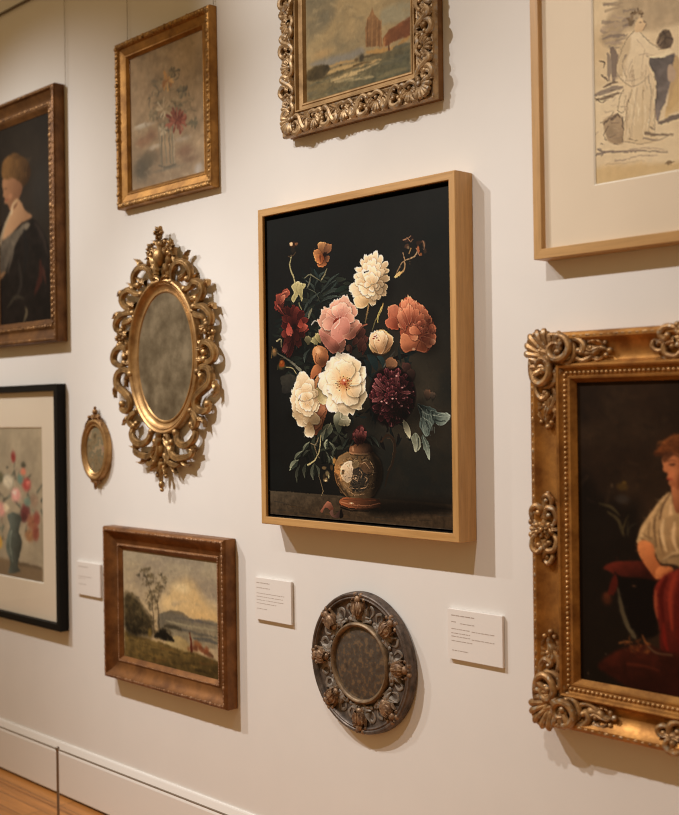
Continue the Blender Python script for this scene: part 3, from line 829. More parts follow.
    for gi, (q_, n_) in enumerate(((1.0, 22), (.86, 20), (.7, 18), (.54, 14), (.38, 11), (.22, 7), (.08, 4))):
        for k in range(n_):
            a_ = 2 * PI * (k + .5 * (gi % 2)) / n_ + r.uniform(-.15, .15)
            tx, ty = 294 + 140 * q_ * math.cos(a_) * r.uniform(.92, 1.05), 288 + 176 * q_ * math.sin(a_) * r.uniform(.92, 1.05)
            bx, by = 294 + (tx - 294) * (q_ - .30) / q_ if q_ > .3 else 294, 288 + (ty - 288) * (q_ - .30) / q_ if q_ > .3 else 288
            lit = max(0, min(1, .45 - .35 * math.cos(a_) - .25 * math.sin(a_) + r.uniform(-.25, .25)))
            col = np.array((52, 20, 27)) + np.array((64, 30, 36)) * lit
            c.petal((bx, by), (tx, ty), r.uniform(13, 19), (20, 8, 11), col, rim=col * 1.25 + 8, rimw=3, shade=.9, ruffle=.1)
            if r.random() < .3 + .3 * lit:
                mx_, my_ = bx + (tx - bx) * .6, by + (ty - by) * .6
                c.stroke([(mx_, my_), (tx, ty)], 3, (110, 54, 64), 5, (176, 112, 118), soft=4, a=.8)
    for b, t, w in (((250, 250), (190, 180), 12), ((238, 262), (175, 222), 11), ((240, 290), (172, 316), 12), ((318, 220), (330, 140), 11), ((345, 262), (405, 262), 11)):
        c.petal(b, t, w, (64, 22, 28), (148, 84, 92), rim=(172, 112, 116), rimw=2, shade=.8)
    for x, y in ((258, 326), (352, 345), (320, 160), (228, 318), (296, 300), (355, 232)):
        c.blob(x, y, 10, 7, (206, 150, 150), .8)
    # ---- cream rose on the left
    V(265, 350, 7.544)
    c.poly([(235, 240), (260, 175), (300, 165), (350, 220), (385, 280), (400, 360), (415, 450), (400, 540), (385, 630), (340, 655), (310, 640), (300, 580), (240, 530), (210, 450), (205, 350), (225, 290)], (228, 202, 166), (204, 164, 130), ((240, 220), (400, 600)), soft=4)
    c.poly([(380, 420), (420, 405), (475, 410), (470, 470), (440, 560), (425, 610), (380, 640), (370, 560)], (176, 112, 84), (130, 74, 56), ((400, 420), (420, 620)), soft=5, mottle=.15)
    c.petal((400, 520), (450, 420), 24, (150, 88, 66), (186, 124, 96)); c.petal((385, 600), (420, 520), 22, (160, 98, 76), (200, 140, 110))
    c.poly([(375, 250), (395, 205), (425, 165), (415, 215), (395, 260), (390, 330)], (206, 150, 110), (170, 110, 78), soft=4)
    c.poly([(390, 290), (430, 285), (470, 300), (478, 370), (465, 410), (425, 405), (400, 370)], (196, 176, 128), (222, 204, 160), ((400, 300), (470, 400)), soft=4, rim=(232, 216, 176), rimw=5)
    cream((((300, 330), (245, 235), 40, .6), ((310, 320), (290, 170), 40, .7), ((330, 340), (345, 220), 36, .5), ((350, 360), (388, 300), 34, .3), ((290, 360), (215, 290), 36, .6), ((280, 400), (200, 355), 36, .5), ((280, 420), (208, 430), 40, .5), ((360, 420), (412, 430), 40, .2),
           ((290, 450), (225, 510), 40, .5), ((310, 470), (270, 575), 40, .5), ((340, 470), (320, 560), 36, .3), ((360, 460), (385, 560), 40, .1), ((340, 540), (340, 655), 38, .7)), shade=.25)
    cream((((300, 360), (245, 300), 36, .9), ((315, 350), (320, 250), 40, .8), ((335, 370), (370, 310), 34, .5), ((295, 390), (235, 380), 36, .7), ((300, 410), (250, 460), 36, .8), ((325, 420), (330, 500), 40, .7), ((345, 410), (390, 440), 36, .4)), shade=.25)
    cream((((310, 380), (275, 330), 32, 1), ((325, 375), (345, 320), 30, .8), ((305, 400), (270, 420), 30, 1), ((325, 405), (325, 460), 30, .9), ((335, 395), (370, 400), 26, .6)), shade=.25)
    c.stroke([(258, 382), (268, 362), (275, 340)], 9, (130, 66, 50), 3, soft=4)
    for p in ([(240, 290), (300, 300), (350, 280)], [(230, 430), (280, 470), (330, 540)], [(260, 520), (310, 530), (360, 600)]):
        c.stroke(p, 5, (196, 158, 122), 2, soft=5, a=.5)
    # ---- open white blossom
    wh = ((206, 166, 120), (236, 216, 184), (252, 240, 218))
    cx, cy = 600, 250
    for b, t, w, e in (((cx, cy), (575, 25), 84, .9), ((cx, cy), (490, 75), 76, .8), ((cx, cy), (405, 235), 80, .9), ((cx, cy), (462, 345), 76, .7), ((cx, cy), (525, 470), 80, .8), ((cx, cy), (640, 478), 84, .6), ((cx, cy), (735, 420), 84, .4), ((cx, cy), (762, 270), 86, .5), ((cx, cy), (735, 120), 84, .5), ((cx, cy), (665, 45), 80, .8)):
        cc = np.array(wh[1]) + (np.array(wh[2]) - np.array(wh[1])) * e
        c.petal(b, t, w, (226, 186, 136), cc, rim=(252, 240, 220), rimw=7, ruffle=.07, mottle=.04)
    for b, t, w, e in (((cx, cy), (560, 80), 56, .8), ((cx, cy), (470, 170), 60, .8), ((cx, cy), (480, 300), 56, .8), ((cx, cy), (560, 405), 60, .8), ((cx, cy), (665, 415), 60, .6), ((cx, cy), (725, 320), 60, .5), ((cx, cy), (720, 190), 60, .5), ((cx, cy), (640, 95), 56, .7)):
        cc = np.array(wh[1]) + (np.array(wh[2]) - np.array(wh[1])) * e
        c.petal(b, t, w, (224, 170, 116), cc, rim=(250, 234, 208), rimw=5, ruffle=.08, mottle=.04)
    for p in ([(540, 130), (565, 180), (585, 220)], [(470, 260), (520, 265), (560, 258)], [(540, 400), (560, 350), (585, 300)], [(690, 370), (660, 330), (625, 285)], [(740, 250), (690, 255), (650, 250)], [(500, 420), (540, 360), (580, 300)]):
        c.stroke(p, 8, (216, 180, 136), 3, soft=7, a=.5)
    c.blob(cx - 4, cy + 4, 74, 70, (206, 130, 80), .7, .1)
    r = random.Random(9)
    for k in range(34):
        a = r.uniform(0, 6.28); q = r.uniform(.5, 1)
        x, y = cx - 4 + 64 * q * math.cos(a), cy + 2 + 62 * q * math.sin(a)
        c.stroke([(cx, cy), (x, y)], 4, (150, 60, 40), 3, (180, 88, 52), soft=3, a=.7); c.blob(x, y, 7, 7, r.choice([(160, 60, 40), (196, 108, 66), (130, 44, 34)]), .9)
    c.blob(cx - 2, cy - 10, 28, 32, (206, 112, 88), .95, .4); c.blob(cx, cy - 22, 14, 12, (240, 196, 176), .9); c.blob(cx + 6, cy + 6, 12, 14, (150, 50, 44), .7)
    # ---- leaves under the blossoms
    V(265, 350, 7.544)
    c.petal((560, 620), (560, 470), 40, (70, 78, 62), (176, 172, 144)); c.petal((560, 560), (640, 520), 40, (150, 148, 120), (206, 200, 172)); c.stroke([(575, 470), (580, 520), (640, 525)], 5, (216, 210, 186), 3, soft=4)
    c.petal((450, 670), (490, 560), 34, (60, 70, 58), (120, 124, 100)); c.stroke([(440, 680), (465, 610), (500, 550)], 6, (170, 168, 140), 4, soft=4); c.petal((400, 700), (440, 600), 26, (40, 46, 40), (86, 90, 74))
    V(275, 430, 7.544)
    gl = lambda b, t, w, k=1.0: c.leafy(b, t, w * .8, np.array((40, 45, 37)) * k, np.array((134, 136, 112)) * k, bend=w * .15)
    gl((215, 160), (262, 88), 20); gl((150, 220), (215, 155), 22); gl((180, 225), (115, 300), 30, 1.15); gl((190, 260), (170, 395), 26, .6); gl((240, 250), (230, 365), 28, .6); gl((215, 200), (265, 150), 20, .6); gl((300, 250), (290, 375), 28, .8); gl((310, 260), (335, 350), 22, .7)
    gl((365, 80), (395, -20), 30, 1.2); gl((385, 140), (400, 70), 20, 1.3); gl((450, 160), (410, 90), 26, .9); gl((440, 200), (465, 130), 22, .7); gl((510, 120), (480, 30), 34, .45); gl((395, 240), (390, 160), 24, .6)
    gl((410, 250), (400, 190), 20, .8); gl((440, 260), (425, 195), 20, 1.0)
    c.stroke([(350, 40), (340, 140), (310, 220), (250, 262)], 9, (150, 140, 104), 10, (166, 152, 112), soft=4); c.stroke([(330, 60), (310, 110), (275, 100)], 9, (120, 108, 84), 7, soft=4); c.stroke([(300, 120), (325, 190), (340, 210)], 12, (110, 96, 72), 4, soft=5)
    c.stroke([(335, 330), (350, 400), (365, 450), (355, 490)], 6, (90, 78, 60), 6, (130, 112, 84), soft=4)
    for x, y, rx, ry, k in ((375, 285, 24, 20, (120, 96, 66)), (400, 330, 26, 30, (130, 112, 80)), (385, 375, 26, 26, (150, 124, 88)), (375, 350, 16, 30, (66, 52, 36)), (410, 350, 10, 24, (170, 160, 120)), (385, 380, 10, 10, (206, 180, 140)), (450, 230, 18, 40, (176, 128, 74)), (430, 280, 16, 30, (90, 66, 42))):
        c.blob(x, y, rx, ry, k, .9, .3)
    # ---- jug
    V(345, 430, 6.173)
    c.stroke([(225, 70), (262, 30), (300, 55), (312, 110), (300, 190), (268, 270), (250, 345)], 15, (62, 44, 33), 11, (46, 36, 29), soft=7, mid=17); c.stroke([(262, 50), (290, 62), (302, 110), (292, 186), (266, 250)], 4, (96, 68, 50), 3, soft=5, a=.7)
    V(275, 430, 7.544)
    body = [(565, 165), (520, 178), (480, 205), (455, 260), (450, 320), (466, 390), (500, 450), (540, 500), (600, 515), (690, 515), (740, 500), (775, 450), (803, 380), (812, 310), (800, 240), (770, 195), (730, 170)]
    c.poly(np.array(body) + 6, (14, 11, 9), soft=26, a=.7)
    c.poly(body, (150, 114, 78), (40, 31, 24), ((520, 290), (812, 370)), soft=5, mottle=.12)
    r = random.Random(31); c.rng = r
    def inside(x, y):
        return ((x - 630) / 165) ** 2 + ((y - 335) / 150) ** 2 < .92
    for k in range(150):      # brushed scrollwork on the belly
        x, y = r.uniform(455, 800), r.uniform(180, 500)
        if not inside(x, y):
            continue
        sh = max(.3, min(1.0, 1.15 - (x - 480) / 380)) * (1 - .35 * max(0, (y - 380) / 120))
        an = r.uniform(0, 6.28); l = r.uniform(18, 44)
        p1 = (x + l * math.cos(an), y + l * math.sin(an)); p2 = (x + l * 1.2 * math.cos(an + .9), y + l * 1.2 * math.sin(an + .9))
        c.stroke([(x, y), p1, p2], 9, np.array(r.choice([(64, 60, 54), (176, 138, 100), (140, 104, 72), (50, 48, 46), (196, 162, 126), (112, 84, 60), (84, 74, 62)])) * sh, 3, soft=4, a=.8)
    c.poly([(470, 232), (500, 196), (560, 174), (640, 176), (730, 184), (790, 215), (730, 206), (620, 196), (530, 210)], (150, 118, 84), (74, 54, 40), ((480, 200), (780, 210)), soft=8, a=.6)
    c.poly([(590, 290), (640, 284), (700, 310), (712, 380), (690, 450), (620, 470), (570, 430), (582, 370)], (50, 50, 50), (34, 34, 34), soft=16, a=.6, mottle=.3)
    c.poly([(500, 280), (530, 245), (575, 230), (600, 260), (588, 310), (576, 370), (550, 392), (518, 378), (497, 330)], (216, 194, 168), (176, 150, 124), ((520, 240), (560, 390)), soft=7, mottle=.08)
    c.blob(516, 318, 15, 30, (104, 78, 54), .95, .3); c.stroke([(512, 360), (540, 390), (580, 376)], 9, (196, 168, 134), 4, soft=4); c.stroke([(530, 262), (556, 250), (570, 300), (560, 360)], 4, (150, 122, 96), 2, soft=3, a=.7)
    c.poly([(585, 235), (625, 225), (640, 255), (612, 288), (588, 275)], (132, 108, 78), soft=7, mottle=.2); c.poly([(640, 250), (680, 236), (722, 262), (738, 310), (704, 326), (664, 310)], (128, 92, 66), (72, 54, 42), soft=8, mottle=.25)
    for p in ([(620, 380), (590, 360), (600, 340), (630, 350), (625, 385)], [(650, 440), (690, 430), (706, 400)], [(530, 410), (560, 436), (600, 440)], [(650, 250), (680, 244), (716, 290)], [(720, 240), (748, 290), (736, 340)], [(560, 460), (610, 488), (680, 480)], [(680, 350), (700, 370), (684, 392)], [(480, 260), (496, 300), (490, 350)], [(640, 300), (660, 330), (650, 360)]):
        c.stroke(p, 6, (164, 130, 100), 3, soft=3, a=.8)
    c.blob(612, 362, 11, 11, (184, 156, 128), .85)
    c.poly([(730, 180), (790, 220), (812, 300), (806, 390), (770, 470), (730, 505), (745, 420), (756, 310)], (26, 20, 16), soft=44, a=.8)
    c.poly([(452, 330), (470, 400), (505, 455), (545, 500), (570, 505), (540, 455), (500, 400), (480, 340)], (54, 40, 30), soft=20, a=.7)
    # neck
    c.poly([(566, 170), (572, 110), (586, 80), (640, 66), (700, 80), (730, 120), (742, 168), (690, 180), (620, 180)], (150, 100, 72), (46, 32, 26), ((590, 120), (730, 140)), soft=5)
    c.stroke([(566, 166), (650, 180), (744, 166)], 7, (180, 130, 98), 5, (66, 48, 38), soft=4); c.stroke([(572, 184), (660, 194), (742, 180)], 6, (60, 42, 31), soft=5); c.blob(592, 140, 14, 26, (206, 156, 120), .6)
    c.poly([(585, 90), (590, 20), (620, -20), (660, -40), (690, 0), (690, 60), (660, 92), (620, 96)], (86, 38, 44), (54, 24, 28), ((600, -20), (670, 80)), soft=6, mottle=.2)
    for b, t, w in (((620, 70), (598, 20), 13), ((640, 70), (618, -5), 13), ((650, 60), (662, -30), 14), ((660, 70), (690, 10), 12), ((610, 90), (640, 50), 10), ((640, 100), (655, 60), 9), ((680, 90), (676, 50), 9)):
        c.petal(b, t, w, (58, 22, 28), (138, 76, 80))
    c.poly([(560, 100), (600, 60), (660, 52), (720, 70), (748, 110), (700, 96), (640, 92), (590, 112)], (22, 20, 18), soft=16, a=.85)
    for b, t, w in (((650, 40), (570, 120), 18), ((660, 40), (620, 120), 14), ((680, 50), (740, 120), 18), ((560, 60), (510, 150), 18), ((720, 40), (790, 130), 20), ((640, 30), (600, 80), 14)):
        c.leafy(b, t, w, (20, 24, 22), (70, 76, 64), a=.9)
    for b, t, w in (((640, 100), (622, 20), 14), ((650, 104), (650, 10), 14), ((662, 100), (684, 30), 13), ((632, 110), (600, 60), 11)):
        c.petal(b, t, w, (54, 18, 24), (136, 70, 74), rim=(160, 92, 92), rimw=3, shade=.7)
    # foot
    c.poly([(490, 548), (500, 518), (540, 505), (620, 512), (720, 512), (775, 520), (803, 548), (785, 572), (700, 588), (610, 588), (530, 578)], (158, 90, 62), (46, 29, 23), ((520, 520), (790, 570)), soft=4)
    c.stroke([(503, 542), (600, 564), (700, 568), (795, 550)], 9, (186, 120, 88), 6, (84, 52, 40), soft=5); c.blob(580, 550, 24, 8, (226, 178, 146), .9)
    c.stroke([(492, 560), (560, 586), (680, 596), (795, 574)], 10, (76, 40, 28), 8, (44, 26, 20), soft=4); c.stroke([(500, 582), (580, 604), (720, 610)], 12, (20, 16, 13), 8, soft=8, a=.9); c.stroke([(520, 522), (620, 528), (760, 528)], 5, (104, 58, 42), 4, soft=5)
    # fallen petals
    c.poly([(345, 612), (370, 575), (400, 535), (435, 565), (445, 600), (420, 605), (400, 585), (375, 590), (362, 620)], (176, 112, 94), (110, 66, 54), ((380, 550), (400, 610)), soft=4)
    c.poly([(415, 620), (440, 600), (450, 640), (500, 600), (510, 640), (480, 662), (440, 655)], (120, 82, 72), (60, 42, 38), ((430, 620), (500, 650)), soft=4); c.poly([(490, 660), (500, 590), (520, 650)], (26, 20, 18), soft=5)
    # ---- leaves on the right
    V(345, 350, 6.173)
    c.rng = random.Random(77)
    c.poly([(450, 330), (500, 345), (555, 365), (575, 400), (560, 440), (535, 470), (520, 520), (500, 532), (478, 500), (462, 460), (468, 410), (455, 370)], (46, 56, 52), (126, 138, 126), ((470, 340), (520, 510)), soft=4, rim=(132, 142, 130), rimw=5, mottle=.18)
    c.poly([(530, 375), (580, 385), (630, 390), (652, 408), (628, 445), (590, 466), (560, 450), (545, 420)], (62, 74, 68), (146, 154, 140), ((540, 400), (640, 420)), soft=4, rim=(168, 174, 160), rimw=5, mottle=.15)
    c.poly([(478, 530), (498, 540), (522, 590), (524, 676), (500, 640), (482, 590)], (74, 84, 74), (150, 156, 138), ((485, 540), (522, 670)), soft=4, rim=(166, 170, 152), rimw=4, mottle=.15)
    c.poly([(412, 545), (436, 510), (462, 540), (468, 590), (450, 622), (432, 625), (424, 590)], (104, 106, 88), (158, 158, 134), ((430, 520), (450, 620)), soft=4, rim=(172, 172, 148), rimw=4, mottle=.15)
    c.poly([(362, 436), (384, 448), (404, 490), (405, 542), (382, 520), (364, 480)], (122, 116, 94), (184, 176, 146), ((370, 440), (402, 530)), soft=4, rim=(200, 192, 160), rimw=4)
    c.petal((505, 305), (520, 245), 26, (50, 42, 36), (112, 82, 66)); c.petal((540, 310), (545, 260), 16, (50, 44, 38), (96, 78, 66))
    for p in ([(455, 340), (490, 400), (505, 520)], [(480, 380), (520, 400), (560, 400)], [(478, 410), (520, 440), (540, 462)], [(540, 400), (590, 410), (640, 412)], [(575, 400), (600, 390), (630, 396)], [(488, 540), (506, 600), (522, 668)], [(436, 515), (445, 570), (440, 620)], [(470, 420), (478, 460), (490, 510)]):
        c.stroke(p, 4, (160, 168, 152), 2, soft=3, a=.65)
    for p in ([(500, 360), (530, 390), (545, 430)], [(560, 450), (545, 420), (540, 380)], [(500, 440), (520, 480), (512, 520)], [(470, 380), (476, 430), (474, 480)], [(560, 430), (590, 440), (620, 440)], [(455, 545), (456, 590), (445, 620)]):
        c.stroke(p, 9, (28, 34, 32), 4, soft=7, a=.6)
    # worn glaze on the jug, its mouth lost among the leaves
    V(275, 430, 7.544)
    r = random.Random(52); c.rng = r
    for k in range(170):
        x, y = r.uniform(455, 800), r.uniform(185, 500)
        if ((x - 630) / 168) ** 2 + ((y - 340) / 155) ** 2 > .95:
            continue
        sh = max(.35, min(1.0, 1.2 - (x - 470) / 360)); an = r.uniform(0, 6.28); l = r.uniform(8, 26)
        c.stroke([(x, y), (x + l * math.cos(an), y + l * math.sin(an))], r.uniform(4, 9), np.array(r.choice([(92, 76, 58), (58, 52, 46), (150, 118, 86), (120, 92, 66), (44, 42, 40), (176, 144, 110)])) * sh, 3, soft=4, a=.6)
    c.glaze(470, 330, 60, 150, (1.25, 1.12, 1.0)); c.glaze(540, 300, 70, 90, (1.1, 1.08, 1.05))
    c.glaze(655, 80, 150, 75, (.45, .42, .40)); c.glaze(740, 160, 60, 60, (.6, .58, .55))
    # glazes that turn the forms
    V(265, 290, 7.544)
    for x, y, rx, ry, k in ((560, 450, 150, 90, .55), (670, 330, 110, 90, .7), (450, 380, 80, 90, .75), (250, 400, 140, 160, .6), (180, 180, 120, 120, .75), (440, 550, 80, 80, .65), (120, 500, 160, 240, .7), (500, 130, 120, 90, 1.12)):
        c.glaze(x, y, rx, ry, (k, k * .97, k * .95) if k < 1 else (k,) * 3)
    V(345, 230, 7.544)
    for x, y, rx, ry, k in ((300, 440, 110, 150, .72), (220, 540, 130, 60, .8), (320, 300, 50, 110, .85), (140, 300, 90, 120, 1.05)):
        c.glaze(x, y, rx, ry, (k, k * .95, k * .9) if k < 1 else (k,) * 3)
    V(345, 290, 6.173)
    for x, y, rx, ry, k in ((510, 330, 120, 110, .6), (520, 200, 90, 120, .7), (400, 370, 100, 50, .75), (320, 220, 40, 70, .85), (265, 350, 70, 90, .7), (180, 380, 80, 50, .72), (380, 100, 70, 80, 1.1)):
        c.glaze(x, y, rx, ry, (k, k * .95, k * .92) if k < 1 else (k,) * 3)
    V(265, 350, 7.544)
    for x, y, rx, ry, k in ((360, 560, 110, 140, .68), (400, 330, 70, 140, .78), (230, 500, 90, 110, .8), (720, 380, 130, 140, .78), (620, 460, 150, 70, .78), (680, 130, 120, 110, .9), (440, 560, 120, 140, .6), (600, 570, 160, 90, .65)):
        c.glaze(x, y, rx, ry, (k, k * .95, k * .88))
    V(345, 350, 6.173)
    for x, y, rx, ry, k in ((360, 400, 150, 130, .5), (180, 400, 90, 110, .6), (400, 200, 90, 130, .65), (540, 480, 90, 130, .85), (460, 360, 70, 110, .6)):
        c.glaze(x, y, rx, ry, (k,) * 3)
    c.warp(60, 1.3, 70); c.dabs(2600, 2.2, 71, .16, .28)
    V(345, 350, 6.173)
    r = random.Random(91); c.rng = r
    for k in range(40):
        x, y = r.uniform(458, 570), r.uniform(350, 520)
        if ((x - 512) / 55) ** 2 + ((y - 430) / 90) ** 2 > 1:
            continue
        c.stroke([(x, y), (x + r.uniform(-8, 14), y + r.uniform(16, 40))], 5, r.choice([(60, 72, 66), (130, 142, 130), (96, 110, 102), (44, 54, 50)]), 2, soft=5, a=.5)
    d_ = np.clip(c.img[..., 0] - c.img[..., 1], 0, 255)
    c.img[..., 2] -= .10 * d_; c.img[..., 1] += .04 * d_; c.img[..., 0] -= .04 * d_
    c.grade(.86, (1.06, 1.03, 1.0), 1.24)
    c.crisp(.8, 4); c.crisp(.6, 1)
    c.tone(70, .03, 77)

def paint_faint_flowers(c):
    """rubbed old flower piece: a red bloom, pale ones and leaves in a tall glass"""
    c.img[:] = (156, 128, 100)
    c.tone(4, .16, 2); c.tone(14, .12, 3); c.wash(6, (118, 96, 76), .5, 31, 1, .5, .7); c.wash(9, (176, 150, 122), .4, 32, 1, .55, .75)
    c.view(128, 25, 4.795); r = random.Random(6); c.rng = r
    c.poly([(20, 560), (120, 590), (360, 600), (360, 760), (20, 780)], (128, 104, 82), soft=60, a=.6)
    c.blob(70, 690, 64, 100, (80, 72, 62), .9, .2); c.blob(110, 640, 54, 60, (92, 80, 66), .7)
    for x, y, rx, ry, k, a in ((75, 560, 60, 40, (146, 102, 76), .8), (115, 530, 50, 44, (136, 96, 74), .8), (80, 485, 76, 22, (186, 170, 154), .9), (60, 480, 44, 12, (204, 194, 182), .7), (262, 545, 64, 26, (168, 148, 130), .8), (340, 690, 30, 44, (170, 158, 152), .8), (130, 585, 46, 16, (184, 168, 154), .7), (275, 605, 64, 44, (120, 84, 66), .7), (300, 640, 60, 24, (110, 80, 64), .6), (190, 690, 110, 14, (100, 92, 80), .7)):  # flat whitish streaks at upper left paint in a glare on the glass pane
        c.blob(x, y, rx, ry, k, a, .1)
    # stems and the glass
    for x0_, x1_ in ((162, 166), (178, 190), (200, 206), (214, 218)):
        c.stroke([(x0_ + r.uniform(-8, 8), 470), (x0_, 570), (x1_, 664)], 9, r.choice([(84, 86, 76), (104, 104, 88), (150, 138, 118)]), 6, soft=7, a=.85)
    c.stroke([(150, 480), (154, 580), (160, 668)], 6, (112, 108, 96), 5, soft=6, a=.7); c.stroke([(222, 480), (222, 580), (226, 664)], 6, (168, 156, 136), 5, soft=6, a=.7); c.stroke([(150, 672), (190, 682), (230, 670)], 12, (84, 78, 68), 8, soft=8, a=.8)
    # leaves: many small strokes about the stems
    for k in range(150):
        an = r.uniform(0, 6.28); q_ = math.sqrt(r.uniform(0, 1))
        x, y = 205 + 105 * q_ * math.cos(an), 380 + 150 * q_ * math.sin(an)
        l = r.uniform(14, 34); a2 = r.uniform(0, 6.28)
        c.stroke([(x, y), (x + l * .5 * math.cos(a2 + .3), y + l * .5 * math.sin(a2 + .3)), (x + l * math.cos(a2), y + l * math.sin(a2))], 3, r.choice([(92, 84, 66), (110, 100, 80), (78, 76, 68), (130, 112, 86), (96, 84, 62), (164, 142, 112)]), 2, mid=r.uniform(7, 14), soft=6, a=r.uniform(.35, .8))
    def flower(x, y, rx, ry, cols, n, a=.85):
        for k in range(n):
            an = 2 * PI * k / n + r.uniform(-.3, .3); q_ = r.uniform(.55, 1)
            c.stroke([(x + .2 * rx * math.cos(an), y + .2 * ry * math.sin(an)), (x + q_ * rx * math.cos(an), y + q_ * ry * math.sin(an))], 6, r.choice(cols), r.uniform(10, 20), soft=7, a=a)
        c.blob(x, y, rx * .25, ry * .25, cols[0], .7)
    flower(192, 268, 32, 46, [(150, 92, 48), (186, 130, 70), (196, 148, 90), (170, 116, 62)], 14)
    flower(176, 405, 38, 54, [(150, 124, 96), (186, 162, 134), (176, 150, 120), (196, 174, 148)], 16)
    flower(262, 318, 24, 34, [(82, 76, 66), (100, 92, 78), (120, 108, 88)], 10); flower(222, 222, 30, 24, [(84, 74, 58), (104, 92, 70), (140, 116, 84)], 10)
    flower(236, 455, 64, 60, [(108, 44, 36), (146, 72, 58), (134, 60, 48), (160, 90, 72), (124, 52, 42)], 26, .9)
    flower(236, 452, 34, 32, [(100, 38, 32), (150, 76, 60), (126, 54, 44)], 12, .9)
    flower(170, 500, 24, 30, [(160, 140, 116), (186, 166, 140)], 8); flower(318, 470, 18, 26, [(100, 92, 74), (124, 110, 88)], 8); flower(120, 430, 20, 26, [(120, 108, 86), (150, 130, 104)], 8)
    for k in range(220):
        x, y = r.uniform(20, 360), r.uniform(60, 740)
        c.stroke([(x, y), (x + r.uniform(-24, 24), y + r.uniform(-30, 30))], r.uniform(4, 14), r.choice([(170, 142, 110), (128, 102, 80), (146, 120, 96), (112, 92, 74), (180, 154, 124)]), 4, soft=10, a=.3)
    c.warp(16, 3, 5); c.grade(.85, (1, .97, .9)); c.tone(24, .08, 6); c.soften(1)

def _loose(c, cells, amp, n, lw, seed, sat=1.0, mul=(1, 1, 1)):
    c.dabs(n * 2, lw * .5, seed + 3, .18, .2); c.warp(cells, amp * .5, seed); c.warp(cells * 3, amp * .35, seed + 7); c.grade(sat, mul); c.soften(1)

def paint_portrait(c):
    """woman in a dark gown seen to the bust, facing the picture's edge"""
    c.img[:] = (56, 47, 40)
    c.tone(3, .25, 12); c.tone(16, .08, 4)
    c.view(0, 110, 3.70); r = random.Random(3); c.rng = r
    c.blob(150, 300, 60, 160, (60, 56, 54), .7, .1)
    c.poly([(-120, 560), (-60, 470), (0, 430), (40, 420), (110, 400), (150, 430), (180, 500), (190, 620), (195, 800), (-150, 820)], (44, 36, 33), (36, 28, 26), ((0, 420), (150, 780)), soft=8, mottle=.3)
    c.poly([(10, 480), (20, 420), (45, 370), (60, 330), (80, 340), (95, 370), (120, 395), (80, 420), (50, 455), (25, 500)], (190, 150, 116), (160, 120, 90), ((30, 380), (90, 440)), soft=5)
    c.poly([(10, 280), (14, 255), (40, 248), (75, 262), (85, 290), (72, 330), (60, 360), (40, 372), (30, 350), (18, 345), (20, 328), (12, 318), (16, 305)], (168, 122, 90), (128, 88, 64), ((20, 280), (80, 320)), soft=4)
    c.blob(24, 292, 8, 4, (86, 54, 40), .7); c.blob(26, 334, 8, 4, (150, 70, 58), .7); c.blob(40, 320, 14, 16, (196, 138, 106), .5)
    c.poly([(8, 245), (10, 200), (30, 172), (65, 162), (100, 185), (115, 225), (108, 262), (88, 285), (76, 270), (50, 252), (20, 256)], (128, 92, 54), (76, 52, 30), ((30, 180), (100, 260)), soft=6, mottle=.2)
    for k in range(10):
        x = 15 + 9 * k
        c.stroke([(x, 250), (x + 6, 205), (x + 18, 178)], 5, (146, 110, 68), 3, soft=5, a=.5)
    c.stroke([(44, 380), (50, 350), (66, 335)], 18, (206, 176, 146), 12, (180, 146, 112), soft=6); c.stroke([(0, 500), (16, 440), (40, 380)], 20, (150, 130, 110), 8, (176, 160, 136), soft=6)
    c.poly([(4, 500), (30, 470), (66, 440), (100, 415), (110, 430), (76, 470), (50, 520), (20, 600), (0, 610)], (120, 108, 96), (90, 80, 72), ((80, 430), (10, 590)), soft=8, mottle=.2)
    for p, w, k in (([(60, 480), (46, 540), (30, 600)], 16, (110, 98, 88)), ([(20, 600), (0, 620), (-20, 640)], 20, (150, 110, 76)), ([(130, 420), (160, 470), (178, 540)], 20, (66, 54, 50)), ([(150, 560), (150, 620), (130, 680)], 30, (84, 42, 34)), ([(160, 580), (170, 640)], 16, (96, 54, 44)), ([(90, 450), (100, 520), (90, 600)], 34, (38, 34, 34)), ([(30, 730), (60, 690), (90, 700)], 14, (80, 72, 60)), ([(90, 780), (100, 750), (96, 730)], 16, (130, 116, 92)), ([(70, 560), (80, 640), (60, 700)], 18, (62, 54, 50))):
        c.stroke(p, w * .5, k, w * .3, mid=w, soft=10, a=.85)
    c.soften(1); _loose(c, 12, 3, 300, 5, 6, .85, (1, .96, .88)); c.grade(1, (1, 1, 1), 1.2)

